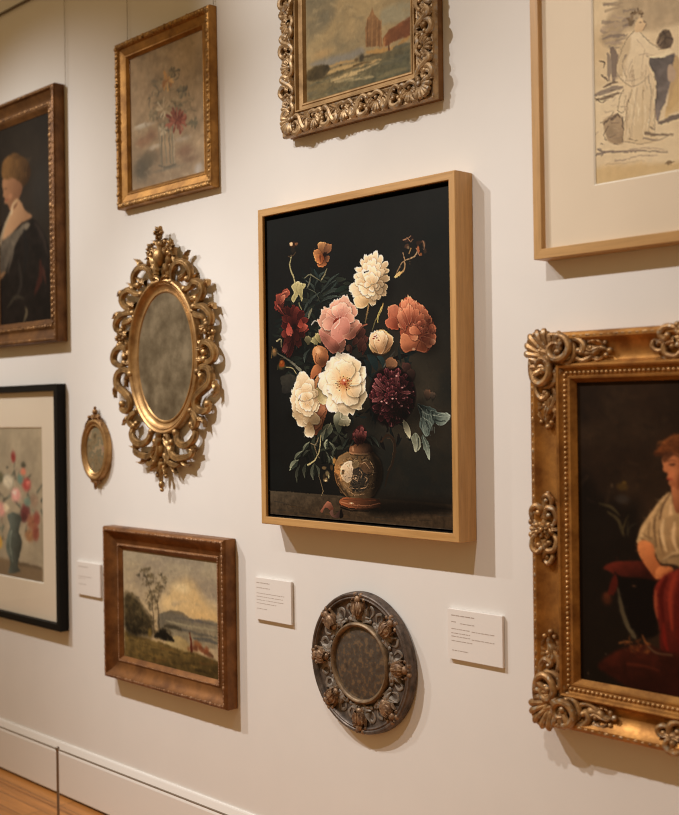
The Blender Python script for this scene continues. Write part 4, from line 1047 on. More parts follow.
def paint_vase_print(c):
    c.img[:] = (158, 140, 118)
    c.tone(4, .12, 5, .5); c.tone(20, .06, 6)
    c.view(0, 415, 4.657); r = random.Random(8); c.rng = r
    c.poly([(-330, 640), (0, 660), (100, 690), (200, 720), (200, 800), (-330, 760)], (120, 96, 72), soft=20, smooth=False)
    c.stroke([(80, 690), (140, 700), (195, 715)], 16, (86, 66, 48), 10, soft=14)
    leaf = [(96, 106, 96), (70, 78, 70), (110, 116, 100), (60, 60, 54)]
    for k in range(90):
        a = r.uniform(0, 6.28); q = math.sqrt(r.uniform(0, 1)); x = 30 + 170 * q * math.cos(a); y = 410 + 170 * q * math.sin(a)
        c.stroke([(x, y), (x + r.uniform(-30, 30), y + r.uniform(-40, 40))], r.uniform(8, 20), r.choice(leaf + [(150, 130, 110), (120, 96, 84)]), 6, soft=8, a=.7)
    c.stroke([(66, 190), (68, 260), (60, 340)], 7, (70, 76, 66), 5, soft=5); c.stroke([(112, 235), (112, 300)], 8, (80, 84, 70), 5, soft=5)
    for x, y, rx, ry, k in ((64, 195, 15, 36, (150, 44, 44)), (110, 232, 16, 20, (70, 66, 54)), (110, 265, 18, 24, (206, 116, 92)), (125, 325, 28, 42, (176, 62, 60)), (132, 320, 12, 18, (206, 110, 100)), (76, 372, 32, 44, (222, 150, 144)), (70, 362, 14, 18, (240, 186, 176)), (40, 310, 36, 44, (206, 190, 168)), (8, 440, 26, 46, (216, 144, 136)), (5, 290, 18, 40, (96, 90, 66)), (120, 450, 30, 50, (112, 40, 46)), (112, 475, 24, 30, (90, 30, 38)), (150, 500, 34, 50, (156, 92, 66)), (140, 560, 30, 40, (150, 100, 64)), (168, 550, 22, 50, (140, 64, 50)), (172, 480, 20, 46, (150, 70, 60)), (160, 400, 26, 40, (150, 120, 100)), (0, 590, 18, 40, (196, 146, 50)), (-60, 350, 46, 60, (196, 110, 96)), (-110, 430, 50, 60, (220, 190, 160)), (-70, 470, 40, 50, (140, 50, 50)), (-30, 260, 26, 40, (196, 160, 120)), (95, 300, 18, 30, (96, 124, 116)), (128, 405, 22, 30, (110, 130, 118)), (30, 430, 20, 26, (214, 190, 160))):
        c.blob(x, y, rx, ry, k, .92, .35)
        for q in range(4):
            a = r.uniform(0, 6.28)
            c.stroke([(x, y), (x + rx * .8 * math.cos(a), y + ry * .8 * math.sin(a))], 7, np.array(k) * r.uniform(.75, 1.25), 4, soft=6, a=.6)
    c.poly([(36, 470), (60, 455), (100, 475), (90, 540), (104, 590), (95, 650), (84, 700), (95, 728), (40, 735), (50, 690), (30, 620), (36, 560), (48, 520)], (96, 104, 98), (44, 48, 46), ((40, 560), (100, 600)), soft=6, mottle=.2)
    c.stroke([(55, 540), (48, 600), (60, 680)], 10, (150, 158, 146), 5, soft=8, a=.7)
    _loose(c, 16, 3, 500, 5, 7, .85, (1, .96, .88)); c.grade(1, (1, 1, 1), 1.1)

def paint_landscape(c):
    H, W = c.H, c.W
    yy = np.linspace(0, 1, H)[:, None, None]
    c.img = np.array([156, 142, 122.]) * (1 - yy) + np.array([196, 164, 122.]) * yy + np.zeros((H, W, 3))
    c.view(120, 545, 5.82); r = random.Random(14); c.rng = r
    c.wash(4, (130, 116, 104), .7, 5, 2.0); c.wash(5, (176, 158, 136), .5, 15, 2.0)
    c.poly([(260, 290), (330, 220), (420, 210), (500, 330), (570, 380), (570, 470), (420, 440), (280, 400), (240, 340)], (206, 176, 130), (196, 160, 108), soft=70, a=.85)
    c.blob(360, 250, 80, 50, (206, 184, 146), .7, .1); c.blob(470, 410, 90, 40, (206, 168, 114), .7, .1); c.blob(300, 340, 60, 50, (206, 176, 130), .7, .1)
    for k in range(40):
        x, y = r.uniform(40, 570), r.uniform(60, 400)
        c.stroke([(x, y), (x + r.uniform(20, 90), y + r.uniform(-14, 22))], r.uniform(8, 22), r.choice([(150, 134, 116), (170, 150, 124), (124, 112, 100), (196, 172, 138)]), 5, soft=14, a=.35)
    # far shore, water, meadow
    c.poly([(230, 400), (330, 395), (420, 430), (575, 455), (575, 600), (300, 560), (230, 500)], (110, 100, 86), (140, 124, 100), ((380, 410), (400, 560)), soft=10, mottle=.15)
    for p, w, k in (([(270, 395), (330, 388), (400, 420)], 18, (104, 92, 76)), ([(320, 420), (440, 440), (575, 470)], 12, (96, 88, 80)), ([(270, 440), (400, 470), (575, 500)], 14, (150, 138, 112)), ([(280, 470), (400, 500), (575, 545)], 16, (90, 84, 76)), ([(260, 470), (330, 480), (360, 490)], 20, (66, 58, 44)), ([(300, 500), (420, 530), (575, 570)], 12, (136, 124, 100)), ([(420, 450), (450, 435), (480, 450)], 14, (100, 92, 88)), ([(430, 540), (500, 550), (575, 575)], 22, (84, 80, 76))):
        c.stroke(p, w * .6, k, w * .5, mid=w, soft=8, a=.85)
    c.poly([(30, 500), (120, 530), (230, 560), (400, 610), (580, 680), (580, 800), (30, 700)], (112, 90, 50), (82, 64, 34), ((200, 540), (220, 740)), soft=14, smooth=False, mottle=.25)
    c.poly([(280, 540), (340, 530), (400, 570), (400, 615), (330, 600), (270, 570)], (176, 154, 112), (150, 126, 84), soft=12, mottle=.1)
    for k in range(60):
        x = r.uniform(30, 570); y = 530 + .3 * x + r.uniform(-20, 120)
        c.stroke([(x, y), (x + r.uniform(20, 80), y + r.uniform(0, 24))], r.uniform(6, 16), r.choice([(120, 92, 46), (70, 54, 28), (134, 104, 54), (54, 42, 24), (100, 66, 34)]), 3, soft=8, a=.5)
    # trees
    dk = [(70, 58, 40), (56, 47, 32), (84, 70, 46), (92, 76, 50), (48, 42, 30), (104, 88, 60)]
    c.poly([(30, 300), (70, 285), (110, 320), (150, 380), (185, 430), (195, 520), (150, 530), (40, 505)], (84, 70, 46), (44, 37, 26), ((90, 290), (110, 520)), soft=40, mottle=.4)
    for cx_, cy_, rx, ry, n in ((80, 340, 60, 60, 60), (110, 440, 80, 70, 60), (170, 470, 50, 50, 30), (160, 185, 52, 56, 50), (240, 220, 36, 50, 34), (200, 300, 44, 46, 36), (250, 510, 56, 40, 40), (190, 350, 30, 30, 16)):
        for k in range(n):
            a = r.uniform(0, 6.28); q = math.sqrt(r.uniform(0, 1)); x, y = cx_ + rx * q * math.cos(a), cy_ + ry * q * math.sin(a)
            c.stroke([(x, y), (x + r.uniform(-14, 14), y + r.uniform(-12, 12))], r.uniform(8, 20), r.choice(dk), 5, soft=10, a=.5)
    for p, w in (([(205, 520), (195, 400), (185, 280), (160, 190)], 16), ([(235, 520), (226, 420), (222, 330), (240, 230)], 14), ([(225, 480), (228, 380), (200, 280)], 8), ([(150, 140), (150, 170), (170, 220)], 6)):
        c.stroke(p, w * .8, (74, 60, 42), 5, soft=7, a=.8)
    c.blob(176, 510, 18, 40, (120, 96, 48), .9); c.poly([(200, 530), (250, 490), (290, 520), (320, 560), (250, 550)], (30, 26, 20), soft=12)
    # figure and cattle
    c.stroke([(408, 515), (414, 560), (418, 610)], 12, (110, 48, 28), 26, (84, 36, 24), soft=5); c.blob(408, 512, 8, 10, (90, 60, 40), .9); c.blob(452, 575, 34, 28, (140, 86, 50), .9, .3); c.blob(440, 600, 26, 26, (104, 56, 34), .9); c.blob(400, 600, 12, 20, (126, 80, 48), .8)
    c.stroke([(470, 600), (510, 630), (540, 650)], 34, (110, 54, 30), 20, (80, 46, 26), soft=14, a=.8); c.blob(505, 610, 20, 26, (134, 66, 36), .7)
    _loose(c, 18, 4, 1200, 5, 8, .9, (1.0, .96, .88)); c.grade(1, (1, 1, 1), 1.12); c.tone(30, .08, 3)

def paint_seascape(c):
    H, W = c.H, c.W
    c.img[:] = (158, 136, 104)
    c.view(300, 20, 5.658); r = random.Random(17); c.rng = r
    c.wash(4, (118, 108, 90), .8, 25, 1.5, .42, .7); c.wash(5, (176, 152, 116), .6, 35, 1.5)
    c.poly([(40, -250), (200, -250), (180, 0), (60, 120), (40, 110)], (114, 106, 92), soft=60, a=.6); c.blob(150, -20, 90, 60, (116, 108, 94), .6, .1)
    c.blob(290, 60, 80, 90, (176, 150, 114), .7, .1); c.blob(130, 190, 90, 40, (176, 144, 104), .8, .1); c.poly([(470, -60), (620, -100), (620, 0), (500, 20), (460, 30)], (150, 142, 124), soft=30, a=.8)
    for k in range(60):
        x, y = r.uniform(40, 620), r.uniform(-160, 170)
        c.stroke([(x, y), (x + r.uniform(-50, 60), y + r.uniform(-34, 24))], r.uniform(8, 26), r.choice([(170, 146, 112), (140, 122, 96), (186, 162, 128), (124, 112, 94), (150, 128, 100)]), 6, soft=14, a=.35)
    # grassy shore
    c.poly([(40, 320), (120, 290), (300, 240), (450, 190), (625, 130), (625, 330), (40, 500)], (118, 102, 74), (92, 88, 70), ((300, 250), (340, 420)), soft=14, smooth=False, mottle=.2)
    c.poly([(60, 250), (160, 215), (290, 180), (350, 155), (360, 190), (260, 235), (130, 265)], (132, 126, 124), soft=24, a=.8)
    for p, w, k in (([(150, 300), (250, 270), (330, 255), (460, 225)], 26, (186, 154, 108)), ([(180, 340), (280, 310), (380, 275), (450, 240)], 26, (196, 168, 126)), ([(120, 330), (240, 290), (350, 250)], 10, (90, 76, 52)), ([(200, 350), (320, 330), (420, 320)], 20, (170, 150, 116)), ([(330, 300), (400, 275), (460, 250)], 14, (84, 78, 60)), ([(130, 280), (240, 240), (310, 230)], 14, (176, 140, 92)), ([(350, 215), (420, 195), (480, 180)], 14, (84, 70, 48)), ([(380, 180), (460, 175), (540, 150)], 24, (176, 134, 80)), ([(560, 140), (600, 110), (622, 90)], 24, (170, 128, 76)), ([(530, 160), (590, 140), (622, 135)], 20, (96, 92, 78)), ([(470, 250), (560, 220), (622, 200)], 30, (100, 96, 80)), ([(440, 330), (540, 290), (622, 270)], 26, (124, 112, 84))):
        c.stroke(p, w * .6, k, w * .4, mid=w, soft=8, a=.85)
    for k in range(110):
        x = r.uniform(45, 620); y = 500 - .3 * x + r.uniform(-150, 20)
        c.stroke([(x, y), (x + r.uniform(16, 60), y - r.uniform(-6, 26))], r.uniform(5, 14), r.choice([(86, 84, 68), (110, 104, 82), (130, 118, 90), (74, 74, 62), (140, 124, 92), (98, 96, 86)]), 3, soft=6, a=.5)
    c.poly([(40, 300), (80, 265), (140, 250), (170, 270), (140, 320), (80, 345), (45, 340)], (92, 76, 50), (70, 60, 44), soft=12, mottle=.3)
    # tower, ridge and house
    c.poly([(470, 110), (500, 60), (560, 20), (625, -20), (625, 90), (560, 110), (520, 130), (480, 150)], (134, 84, 52), (116, 70, 44), ((500, 40), (580, 120)), soft=8, smooth=False, mottle=.15)
    c.poly([(372, 150), (374, 40), (384, -10), (398, -30), (410, -70), (424, -30), (440, -10), (462, 10), (466, 150)], (146, 108, 74), (122, 86, 56), ((380, 20), (460, 100)), soft=6, smooth=False, mottle=.15)
    for x in (382, 408, 436, 458):
        c.stroke([(x, 150), (x + 2, 70), (x + 4, 0)], 9, r.choice([(104, 74, 48), (166, 124, 84)]), 6, soft=6, a=.8)
    c.stroke([(470, 165), (474, 110)], 8, (170, 124, 76), 6, soft=5); c.stroke([(504, 170), (504, 120)], 10, (96, 60, 40), 8, soft=5); c.stroke([(480, 150), (484, 100)], 8, (176, 126, 80), 6, soft=6)
    # cart
    c.blob(350, 215, 20, 32, (66, 58, 46), .95, .3); c.blob(322, 228, 18, 16, (96, 76, 52), .9); c.stroke([(305, 260), (350, 245), (400, 235)], 10, (90, 72, 48), 5, soft=6)
    c.blob(232, 255, 10, 8, (90, 72, 48), .8)
    _loose(c, 16, 3, 1000, 5, 9, .9, (1.0, .96, .86)); c.grade(1, (1, 1, 1), 1.1); c.tone(30, .06, 4)

def paint_seated_woman(c):
    """dark interior; woman in white blouse and red skirt seated beside a cloth-covered table"""
    c.img[:] = (44, 31, 20)
    c.tone(4, .35, 9); c.wash(6, (58, 44, 30), .6, 19); c.tone(24, .1, 10)
    c.view(600, 370, 4.795); r = random.Random(23); c.rng = r
    c.poly([(-100, 560), (0, 600), (120, 640), (200, 700), (180, 1500), (-100, 1600)], (22, 16, 11), soft=90, a=.75)
    for k in range(70):
        x, y = r.uniform(-90, 420), r.uniform(60, 640)
        c.stroke([(x, y), (x + r.uniform(-50, 50), y + r.uniform(-50, 50))], r.uniform(8, 26), r.choice([(54, 40, 27), (36, 26, 18), (64, 48, 32), (46, 34, 24)]), 6, soft=16, a=.4)
    c.blob(110, 560, 40, 30, (84, 64, 26), .7); c.blob(120, 540, 16, 12, (104, 80, 30), .7); c.blob(60, 555, 10, 18, (90, 76, 54), .6); c.blob(110, 620, 50, 34, (58, 52, 48), .7)
    for p, w in (([(40, 680), (90, 720), (120, 790)], 20), ([(0, 640), (60, 660), (100, 700)], 18), ([(110, 790), (120, 740), (140, 700)], 8), ([(130, 790), (150, 750), (180, 735)], 8), ([(120, 800), (100, 760), (90, 720)], 8), ([(140, 800), (135, 760), (140, 730)], 6)):
        c.stroke(p, w * .5, r.choice([(70, 62, 40), (86, 76, 44), (54, 50, 38)]), 3, mid=w, soft=6, a=.8)
    # far side of the room beyond the sitter
    # head
    c.poly([(300, 440), (300, 425), (320, 400), (380, 390), (430, 400), (440, 480), (420, 545), (380, 575), (345, 562), (330, 545), (333, 528), (322, 520), (328, 505), (318, 495), (304, 480), (306, 465)], (176, 116, 76), (130, 76, 48), ((310, 450), (420, 500)), soft=4)
    c.blob(345, 500, 26, 24, (190, 110, 74), .6); c.poly([(330, 455), (350, 448), (366, 452), (350, 462)], (60, 36, 24), soft=4, a=.8); c.stroke([(326, 440), (345, 434), (368, 438)], 5, (74, 42, 26), 3, soft=4, a=.8); c.stroke([(326, 525), (340, 522), (352, 526)], 7, (150, 50, 38), 4, soft=4); c.stroke([(306, 480), (316, 494), (330, 498)], 4, (120, 66, 42), 3, soft=4, a=.7)
    c.poly([(345, 560), (385, 575), (420, 545), (430, 640), (400, 700), (360, 690), (350, 620)], (170, 112, 76), (120, 74, 48), ((350, 580), (420, 660)), soft=6)
    c.poly([(262, 402), (278, 380), (300, 352), (340, 322), (400, 304), (460, 322), (475, 420), (445, 510), (424, 470), (410, 425), (370, 402), (330, 398), (300, 410)], (104, 60, 30), (64, 36, 19), ((300, 330), (430, 440)), soft=16, mottle=.25)
    r2 = random.Random(61)
    for k in range(46):
        x, y = r2.uniform(275, 450), r2.uniform(318, 420)
        c.stroke([(x, y), (x + r2.uniform(6, 22), y - r2.uniform(-4, 14)), (x + r2.uniform(24, 44), y + r2.uniform(-6, 18))], 7, r2.choice([(128, 78, 40), (84, 48, 25), (146, 90, 46), (66, 38, 20), (110, 62, 32)]), 3, soft=7, a=.5)
    c.stroke([(268, 400), (300, 404), (345, 402), (390, 420)], 12, (58, 32, 18), 8, soft=10, a=.7); c.stroke([(310, 345), (355, 320), (420, 314)], 12, (142, 88, 46), 6, soft=12, a=.7)
    c.poly([(300, 408), (322, 400), (352, 406), (332, 430), (308, 445)], (72, 42, 24), soft=9, a=.8)
    for p, w, k in (([(400, 420), (420, 470), (415, 540)], 26, (74, 42, 23)), ([(385, 430), (395, 480), (390, 530)], 10, (96, 56, 32))):
        c.stroke(p, w * .5, k, w * .4, mid=w, soft=8, a=.8)
    c.blob(360, 500, 40, 50, (186, 124, 84), .5); c.blob(395, 530, 40, 60, (110, 64, 40), .5)
    # blouse
    c.poly([(185, 800), (200, 750), (250, 680), (290, 625), (340, 585), (352, 640), (380, 700), (420, 640), (470, 600), (520, 700), (520, 900), (440, 960), (300, 900), (230, 850), (180, 830)], (176, 150, 112), (140, 112, 76), ((240, 660), (420, 860)), soft=6, mottle=.08)
    for p, w, k in (([(340, 590), (300, 660), (290, 740), (320, 820)], 12, (74, 54, 36)), ([(300, 640), (270, 700), (255, 770)], 14, (130, 108, 76)), ([(220, 750), (250, 770), (280, 820)], 12, (196, 172, 132)), ([(340, 640), (345, 720), (370, 800)], 22, (200, 172, 134)), ([(380, 720), (400, 800), (410, 860)], 16, (190, 160, 120)), ([(230, 800), (260, 810), (290, 840)], 10, (110, 86, 58)), ([(360, 700), (380, 760)], 10, (140, 106, 72))):
        c.stroke(p, w * .5, k, w * .3, mid=w, soft=8, a=.8)
    c.view(580, 520, 4.527)
    c.poly([(265, 80), (290, 40), (360, 0), (480, -20), (480, 190), (420, 190), (370, 195), (340, 150), (300, 110)], (166, 140, 102), (130, 104, 70), ((300, 30), (430, 180)), soft=6, mottle=.1)
    c.poly([(262, 90), (280, 70), (330, 80), (350, 110), (340, 130), (290, 105)], (176, 152, 112), (120, 96, 66), soft=5); c.poly([(370, 190), (400, 150), (440, 130), (500, 140), (500, 200), (430, 200)], (150, 126, 90), (120, 98, 70), soft=6)
    for p, w, k, a_ in (([(300, 20), (282, 60), (272, 95)], 14, (196, 170, 130), .7), ([(320, 10), (312, 50), (320, 100)], 12, (112, 90, 62), .7), ([(345, -20), (338, 40), (350, 120)], 12, (92, 72, 48), .8), ([(285, 60), (305, 75), (330, 84)], 8, (104, 82, 56), .7), ([(275, 80), (300, 96), (335, 118)], 8, (88, 68, 46), .7), ([(380, 0), (372, 60), (392, 140)], 20, (202, 178, 140), .8), ([(410, -10), (400, 60), (410, 130)], 14, (150, 124, 90), .7), ([(430, 10), (425, 80), (440, 140)], 20, (204, 180, 144), .7), ([(360, 40), (366, 100), (380, 160)], 9, (96, 76, 52), .7), ([(370, 190), (410, 165), (470, 160)], 9, (92, 74, 52), .8), ([(380, 180), (420, 150), (470, 146)], 8, (196, 172, 134), .7), ([(300, 40), (290, 70), (292, 92)], 6, (140, 116, 82), .7)):
        c.stroke(p, w * .5, k, w * .4, mid=w, soft=7, a=a_)
    # table and cloth
    c.poly([(110, 215), (150, 190), (220, 185), (300, 190), (350, 240), (360, 290), (260, 275), (190, 262), (140, 235)], (88, 34, 22), (52, 20, 13), ((200, 190), (240, 280)), soft=6, mottle=.15)
    c.poly([(160, 240), (190, 255), (350, 280), (345, 400), (350, 520), (240, 520), (180, 380)], (20, 13, 9), soft=12)
    c.poly([(130, 330), (145, 270), (165, 245), (175, 290), (160, 330), (140, 340)], (76, 26, 16), soft=8); c.blob(124, 355, 34, 44, (74, 38, 20), .8); c.blob(124, 340, 20, 24, (92, 46, 24), .6)
    c.stroke([(175, 310), (190, 390), (215, 470), (250, 525)], 10, (70, 62, 46), 22, (84, 76, 58), mid=26, soft=8); c.blob(248, 298, 16, 6, (110, 76, 50), .7)
    # arm
    c.poly([(268, 100), (300, 92), (335, 115), (345, 170), (375, 210), (410, 212), (425, 225), (400, 245), (350, 268), (320, 235), (285, 185), (264, 140)], (190, 124, 76), (140, 82, 46), ((280, 120), (380, 230)), soft=5)
    c.poly([(350, 215), (400, 208), (425, 222), (405, 240), (372, 262), (345, 262)], (196, 130, 80), (150, 88, 50), soft=5); c.stroke([(370, 250), (395, 235), (418, 225)], 4, (110, 60, 34), 3, soft=4, a=.7); c.stroke([(362, 258), (375, 268), (380, 280)], 9, (160, 96, 56), 5, soft=4)
    # skirt
    c.poly([(335, 330), (350, 285), (390, 245), (440, 225), (520, 200), (560, 400), (560, 640), (440, 610), (370, 590), (360, 480), (340, 400)], (112, 38, 27), (74, 24, 17), ((360, 280), (480, 560)), soft=6, mottle=.12)
    for p, w, k in (([(400, 250), (370, 330), (380, 460)], 26, (70, 16, 10)), ([(440, 230), (410, 340), (420, 500)], 24, (138, 52, 34)), ([(450, 280), (440, 400), (450, 560)], 26, (84, 20, 13)), ([(345, 320), (345, 380), (352, 440)], 18, (150, 80, 50)), ([(380, 470), (385, 540), (400, 590)], 22, (110, 28, 18))):
        c.stroke(p, w * .5, k, w * .4, mid=w, soft=10, a=.8)
    # foreground rug and fallen foliage
    c.poly([(85, 660), (150, 600), (230, 570), (300, 560), (380, 590), (560, 640), (560, 800), (300, 790), (150, 710)], (64, 26, 15), (46, 18, 11), ((200, 580), (260, 760)), soft=18, mottle=.25)
    for k in range(26):
        x, y = r.uniform(190, 320), r.uniform(530, 600)
        c.stroke([(x, y), (x + r.uniform(-30, 30), y + r.uniform(-24, 14))], 10, r.choice([(96, 54, 26), (120, 72, 34), (70, 40, 22)]), 4, soft=6, a=.7)
    c.stroke([(180, 556), (210, 548), (240, 552)], 7, (150, 96, 50), 4, soft=5); c.stroke([(285, 520), (296, 545), (310, 560)], 6, (150, 96, 50), 4, soft=5); c.stroke([(310, 570), (350, 600), (420, 610)], 9, (96, 74, 54), 6, soft=6); c.stroke([(220, 650), (300, 660), (360, 680)], 16, (90, 40, 22), 6, soft=12, a=.7); c.blob(120, 605, 6, 6, (130, 110, 84), .7); c.blob(40, 692, 6, 5, (130, 110, 84), .6)
    _loose(c, 20, 2.0, 900, 5, 10, .92, (1.05, .95, .84)); c.grade(1, (1, 1, 1), 1.17); c.tone(40, .06, 44)

def paint_wash_drawing(c):
    """wash drawing on buff paper: draped woman carrying a basket past a dark jar"""
    c.img[:] = (202, 172, 132)
    c.tone(3, .06, 8); c.wash(5, (186, 152, 110), .5, 28); c.wash(5, (210, 184, 146), .4, 38)
    c.view(588, 0, 4.288); r = random.Random(29); c.rng = r
    ink, wash, pale = (70, 56, 48), (116, 98, 84), (156, 130, 106)
    # wall of wash behind
    c.poly([(60, 180), (90, 80), (130, 0), (170, -60), (330, -80), (520, -60), (520, 60), (330, 120), (250, 130), (160, 130), (120, 200)], (150, 124, 94), soft=26, a=.7, mottle=.15)
    for k in range(26):
        x, y = r.uniform(60, 170), r.uniform(-20, 220)
        c.stroke([(x, y), (x + r.uniform(20, 70), y + r.uniform(-24, 6))], r.uniform(6, 16), r.choice([wash, pale, (140, 116, 90)]), 4, soft=6, a=.55)
    for p, w, k, a in (([(70, 170), (110, 155), (170, 150)], 16, wash, .7), ([(80, 190), (120, 180), (150, 175)], 14, pale, .7), ([(110, 210), (120, 280), (115, 340)], 46, (104, 86, 74), .8), ([(90, 230), (95, 290), (90, 340)], 24, wash, .7), ([(55, 260), (75, 270), (70, 290)], 8, ink, .8), ([(60, 320), (75, 330), (85, 345)], 8, ink, .7), ([(30, 410), (90, 385), (150, 370)], 28, wash, .75), ([(40, 430), (90, 415), (140, 395)], 16, (104, 84, 66), .8), ([(70, 370), (100, 355), (130, 352)], 14, (96, 78, 64), .8), ([(35, 425), (60, 440), (80, 430)], 6, ink, .8)):
        c.stroke(p, w * .5, k, w * .4, mid=w, soft=5, a=a)
    # pedestal at left
    c.poly([(70, 520), (110, 490), (150, 500), (152, 610), (90, 600)], (150, 122, 92), (128, 102, 76), soft=10, a=.8, mottle=.15)
    for p, w in (([(100, 510), (130, 488), (140, 500)], 14), ([(75, 530), (95, 500), (110, 480)], 8), ([(150, 500), (156, 560), (150, 605)], 9), ([(90, 540), (70, 580), (85, 600)], 5)):
        c.stroke(p, w, ink, 4, soft=5, a=.65)
    # jar / dark mass at right
    c.poly([(255, 255), (330, 245), (375, 235), (380, 280), (360, 350), (330, 430), (300, 520), (288, 440), (292, 340), (270, 290)], (96, 84, 76), (120, 104, 92), ((300, 260), (310, 500)), soft=7, mottle=.2)
    c.poly([(375, 240), (400, 270), (410, 340), (395, 420), (340, 480), (345, 400), (365, 320)], (176, 142, 100), soft=9); c.poly([(345, 290), (365, 280), (380, 320), (365, 350), (345, 340)], (170, 140, 112), soft=8)
    c.poly([(300, 520), (340, 505), (400, 485), (420, 500), (380, 515), (320, 532)], (104, 88, 76), soft=6, a=.9)
    c.poly([(390, 330), (440, 250), (560, 230), (560, 480), (400, 470), (330, 500)], (190, 154, 104), soft=14, a=.8)
    # figure
    c.poly([(200, 135), (240, 140), (285, 185), (320, 215), (350, 205), (362, 222), (330, 240), (275, 240), (265, 290), (290, 380), (285, 480), (280, 560), (300, 600), (250, 615), (160, 605), (158, 540), (175, 440), (190, 385), (140, 340), (125, 310), (130, 250), (150, 190)], (208, 180, 142), (196, 166, 126), ((150, 200), (280, 560)), soft=5, rim=(190, 156, 114), rimw=5)
    c.poly([(140, 200), (160, 170), (190, 160), (180, 220), (160, 280), (150, 330), (128, 310), (130, 250)], (176, 146, 108), soft=12, a=.6)
    for p, w, k in (([(205, 132), (170, 170), (140, 230), (124, 300), (150, 345), (190, 372)], 6, ink), ([(190, 372), (230, 355), (270, 320)], 6, wash), ([(165, 240), (150, 280), (165, 330)], 10, wash), ([(190, 260), (175, 310), (185, 350)], 6, pale), ([(230, 140), (270, 180), (320, 212)], 6, ink), ([(250, 245), (300, 248), (345, 232)], 5, ink), ([(300, 216), (340, 200), (358, 210)], 5, ink), ([(190, 385), (172, 460), (155, 560), (150, 605)], 6, ink), ([(215, 380), (200, 470), (190, 590)], 7, pale), ([(240, 370), (235, 460), (238, 585)], 9, (180, 148, 108)), ([(262, 330), (272, 430), (262, 560)], 8, wash), ([(275, 290), (296, 370), (290, 480), (280, 545)], 7, ink), ([(150, 605), (200, 612), (260, 610), (300, 592)], 6, wash), ([(270, 540), (285, 550), (290, 540)], 9, ink), ([(155, 380), (140, 420), (130, 470)], 8, ink), ([(130, 470), (150, 480), (165, 460)], 6, ink), ([(160, 345), (210, 340), (250, 300)], 6, pale), ([(215, 170), (240, 210), (260, 250)], 5, pale), ([(180, 590), (200, 600), (215, 596)], 9, ink), ([(220, 240), (250, 235), (280, 238)], 8, pale)):
        c.stroke(p, w * .7, k, w * .3, soft=4, a=.6)
    for k in range(46):
        x = r.uniform(150, 292); y = r.uniform(190, 560)
        if y < 360 and x > 270 or y > 400 and x < 165:
            continue
        l = r.uniform(30, 80)
        c.stroke([(x, y), (x + r.uniform(-8, 6), y + l * .5), (x + r.uniform(-14, 10), y + l)], r.uniform(3, 7), r.choice([(168, 138, 106), (148, 120, 94), (226, 202, 164), (128, 104, 84), (186, 156, 120)]), 2, soft=4, a=.55)
    for k in range(40):
        x, y = r.uniform(30, 150), r.uniform(330, 620)
        c.stroke([(x, y), (x + r.uniform(10, 40), y - r.uniform(-6, 16))], r.uniform(3, 8), r.choice([wash, pale, ink, (176, 148, 116)]), 2, soft=4, a=.4)
    # head
    c.poly([(205, 120), (208, 90), (228, 75), (246, 85), (252, 105), (246, 122), (236, 135), (214, 140)], (206, 172, 128), (190, 152, 112), soft=4); c.stroke([(244, 84), (252, 104), (246, 116), (240, 128)], 3, ink, 3, soft=3)
    for k in range(26):
        a = r.uniform(2.3, 6.0); x, y = 214 + 38 * math.cos(a) * r.uniform(.5, 1), 78 + 36 * math.sin(a) * r.uniform(.5, 1)
        c.stroke([(x, y), (x + r.uniform(-10, 12), y + r.uniform(-8, 10))], 12, r.choice([(110, 86, 62), (84, 64, 48), (130, 104, 76)]), 6, soft=5, a=.8)
    c.blob(185, 98, 18, 22, (110, 88, 66), .85); c.blob(228, 96, 10, 4, (96, 74, 58), .6)
    # basket / bundle
    c.poly([(295, 185), (305, 150), (330, 130), (355, 140), (365, 180), (350, 205), (320, 210)], (124, 100, 76), (96, 78, 64), soft=7, mottle=.3)
    for p in ([(300, 180), (320, 150), (350, 140)], [(310, 195), (340, 165), (362, 175)], [(320, 135), (335, 155), (330, 190)]):
        c.stroke(p, 7, ink, 4, soft=4, a=.8)
    c.poly([(265, 245), (330, 225), (360, 222), (345, 238), (290, 252)], (214, 186, 146), soft=4)
    # ground strokes
    for p, w, k, a in (([(40, 660), (120, 650), (230, 645), (340, 648)], 12, wash, .8), ([(50, 640), (70, 655), (60, 668)], 12, wash, .8), ([(120, 690), (200, 672), (300, 660)], 8, pale, .8), ([(250, 570), (310, 575), (370, 578)], 16, (110, 90, 72), .8), ([(240, 590), (300, 600), (350, 580)], 8, wash, .7), ([(180, 640), (260, 632), (330, 640)], 8, pale, .7), ([(80, 705), (160, 695), (240, 690)], 5, pale, .6)):
        c.stroke(p, w, k, w * .4, soft=5, a=a)
    c.poly([(40, 720), (200, 700), (420, 690), (560, 680), (560, 780), (40, 800)], (186, 148, 96), soft=30, a=.6)
    for p in ([(335, 700), (345, 690), (350, 705)], [(345, 705), (352, 688), (358, 704)], [(355, 695), (372, 692)], [(340, 698), (360, 697)]):
        c.stroke(p, 5, (90, 66, 46), 3, soft=3, a=.85)
    c.warp(20, 2, 11); c.warp(50, 1, 12); c.tone(60, .04, 5); c.crisp(.8, 2)
# ------------------------------------------------------------------ materials in use
M = {}
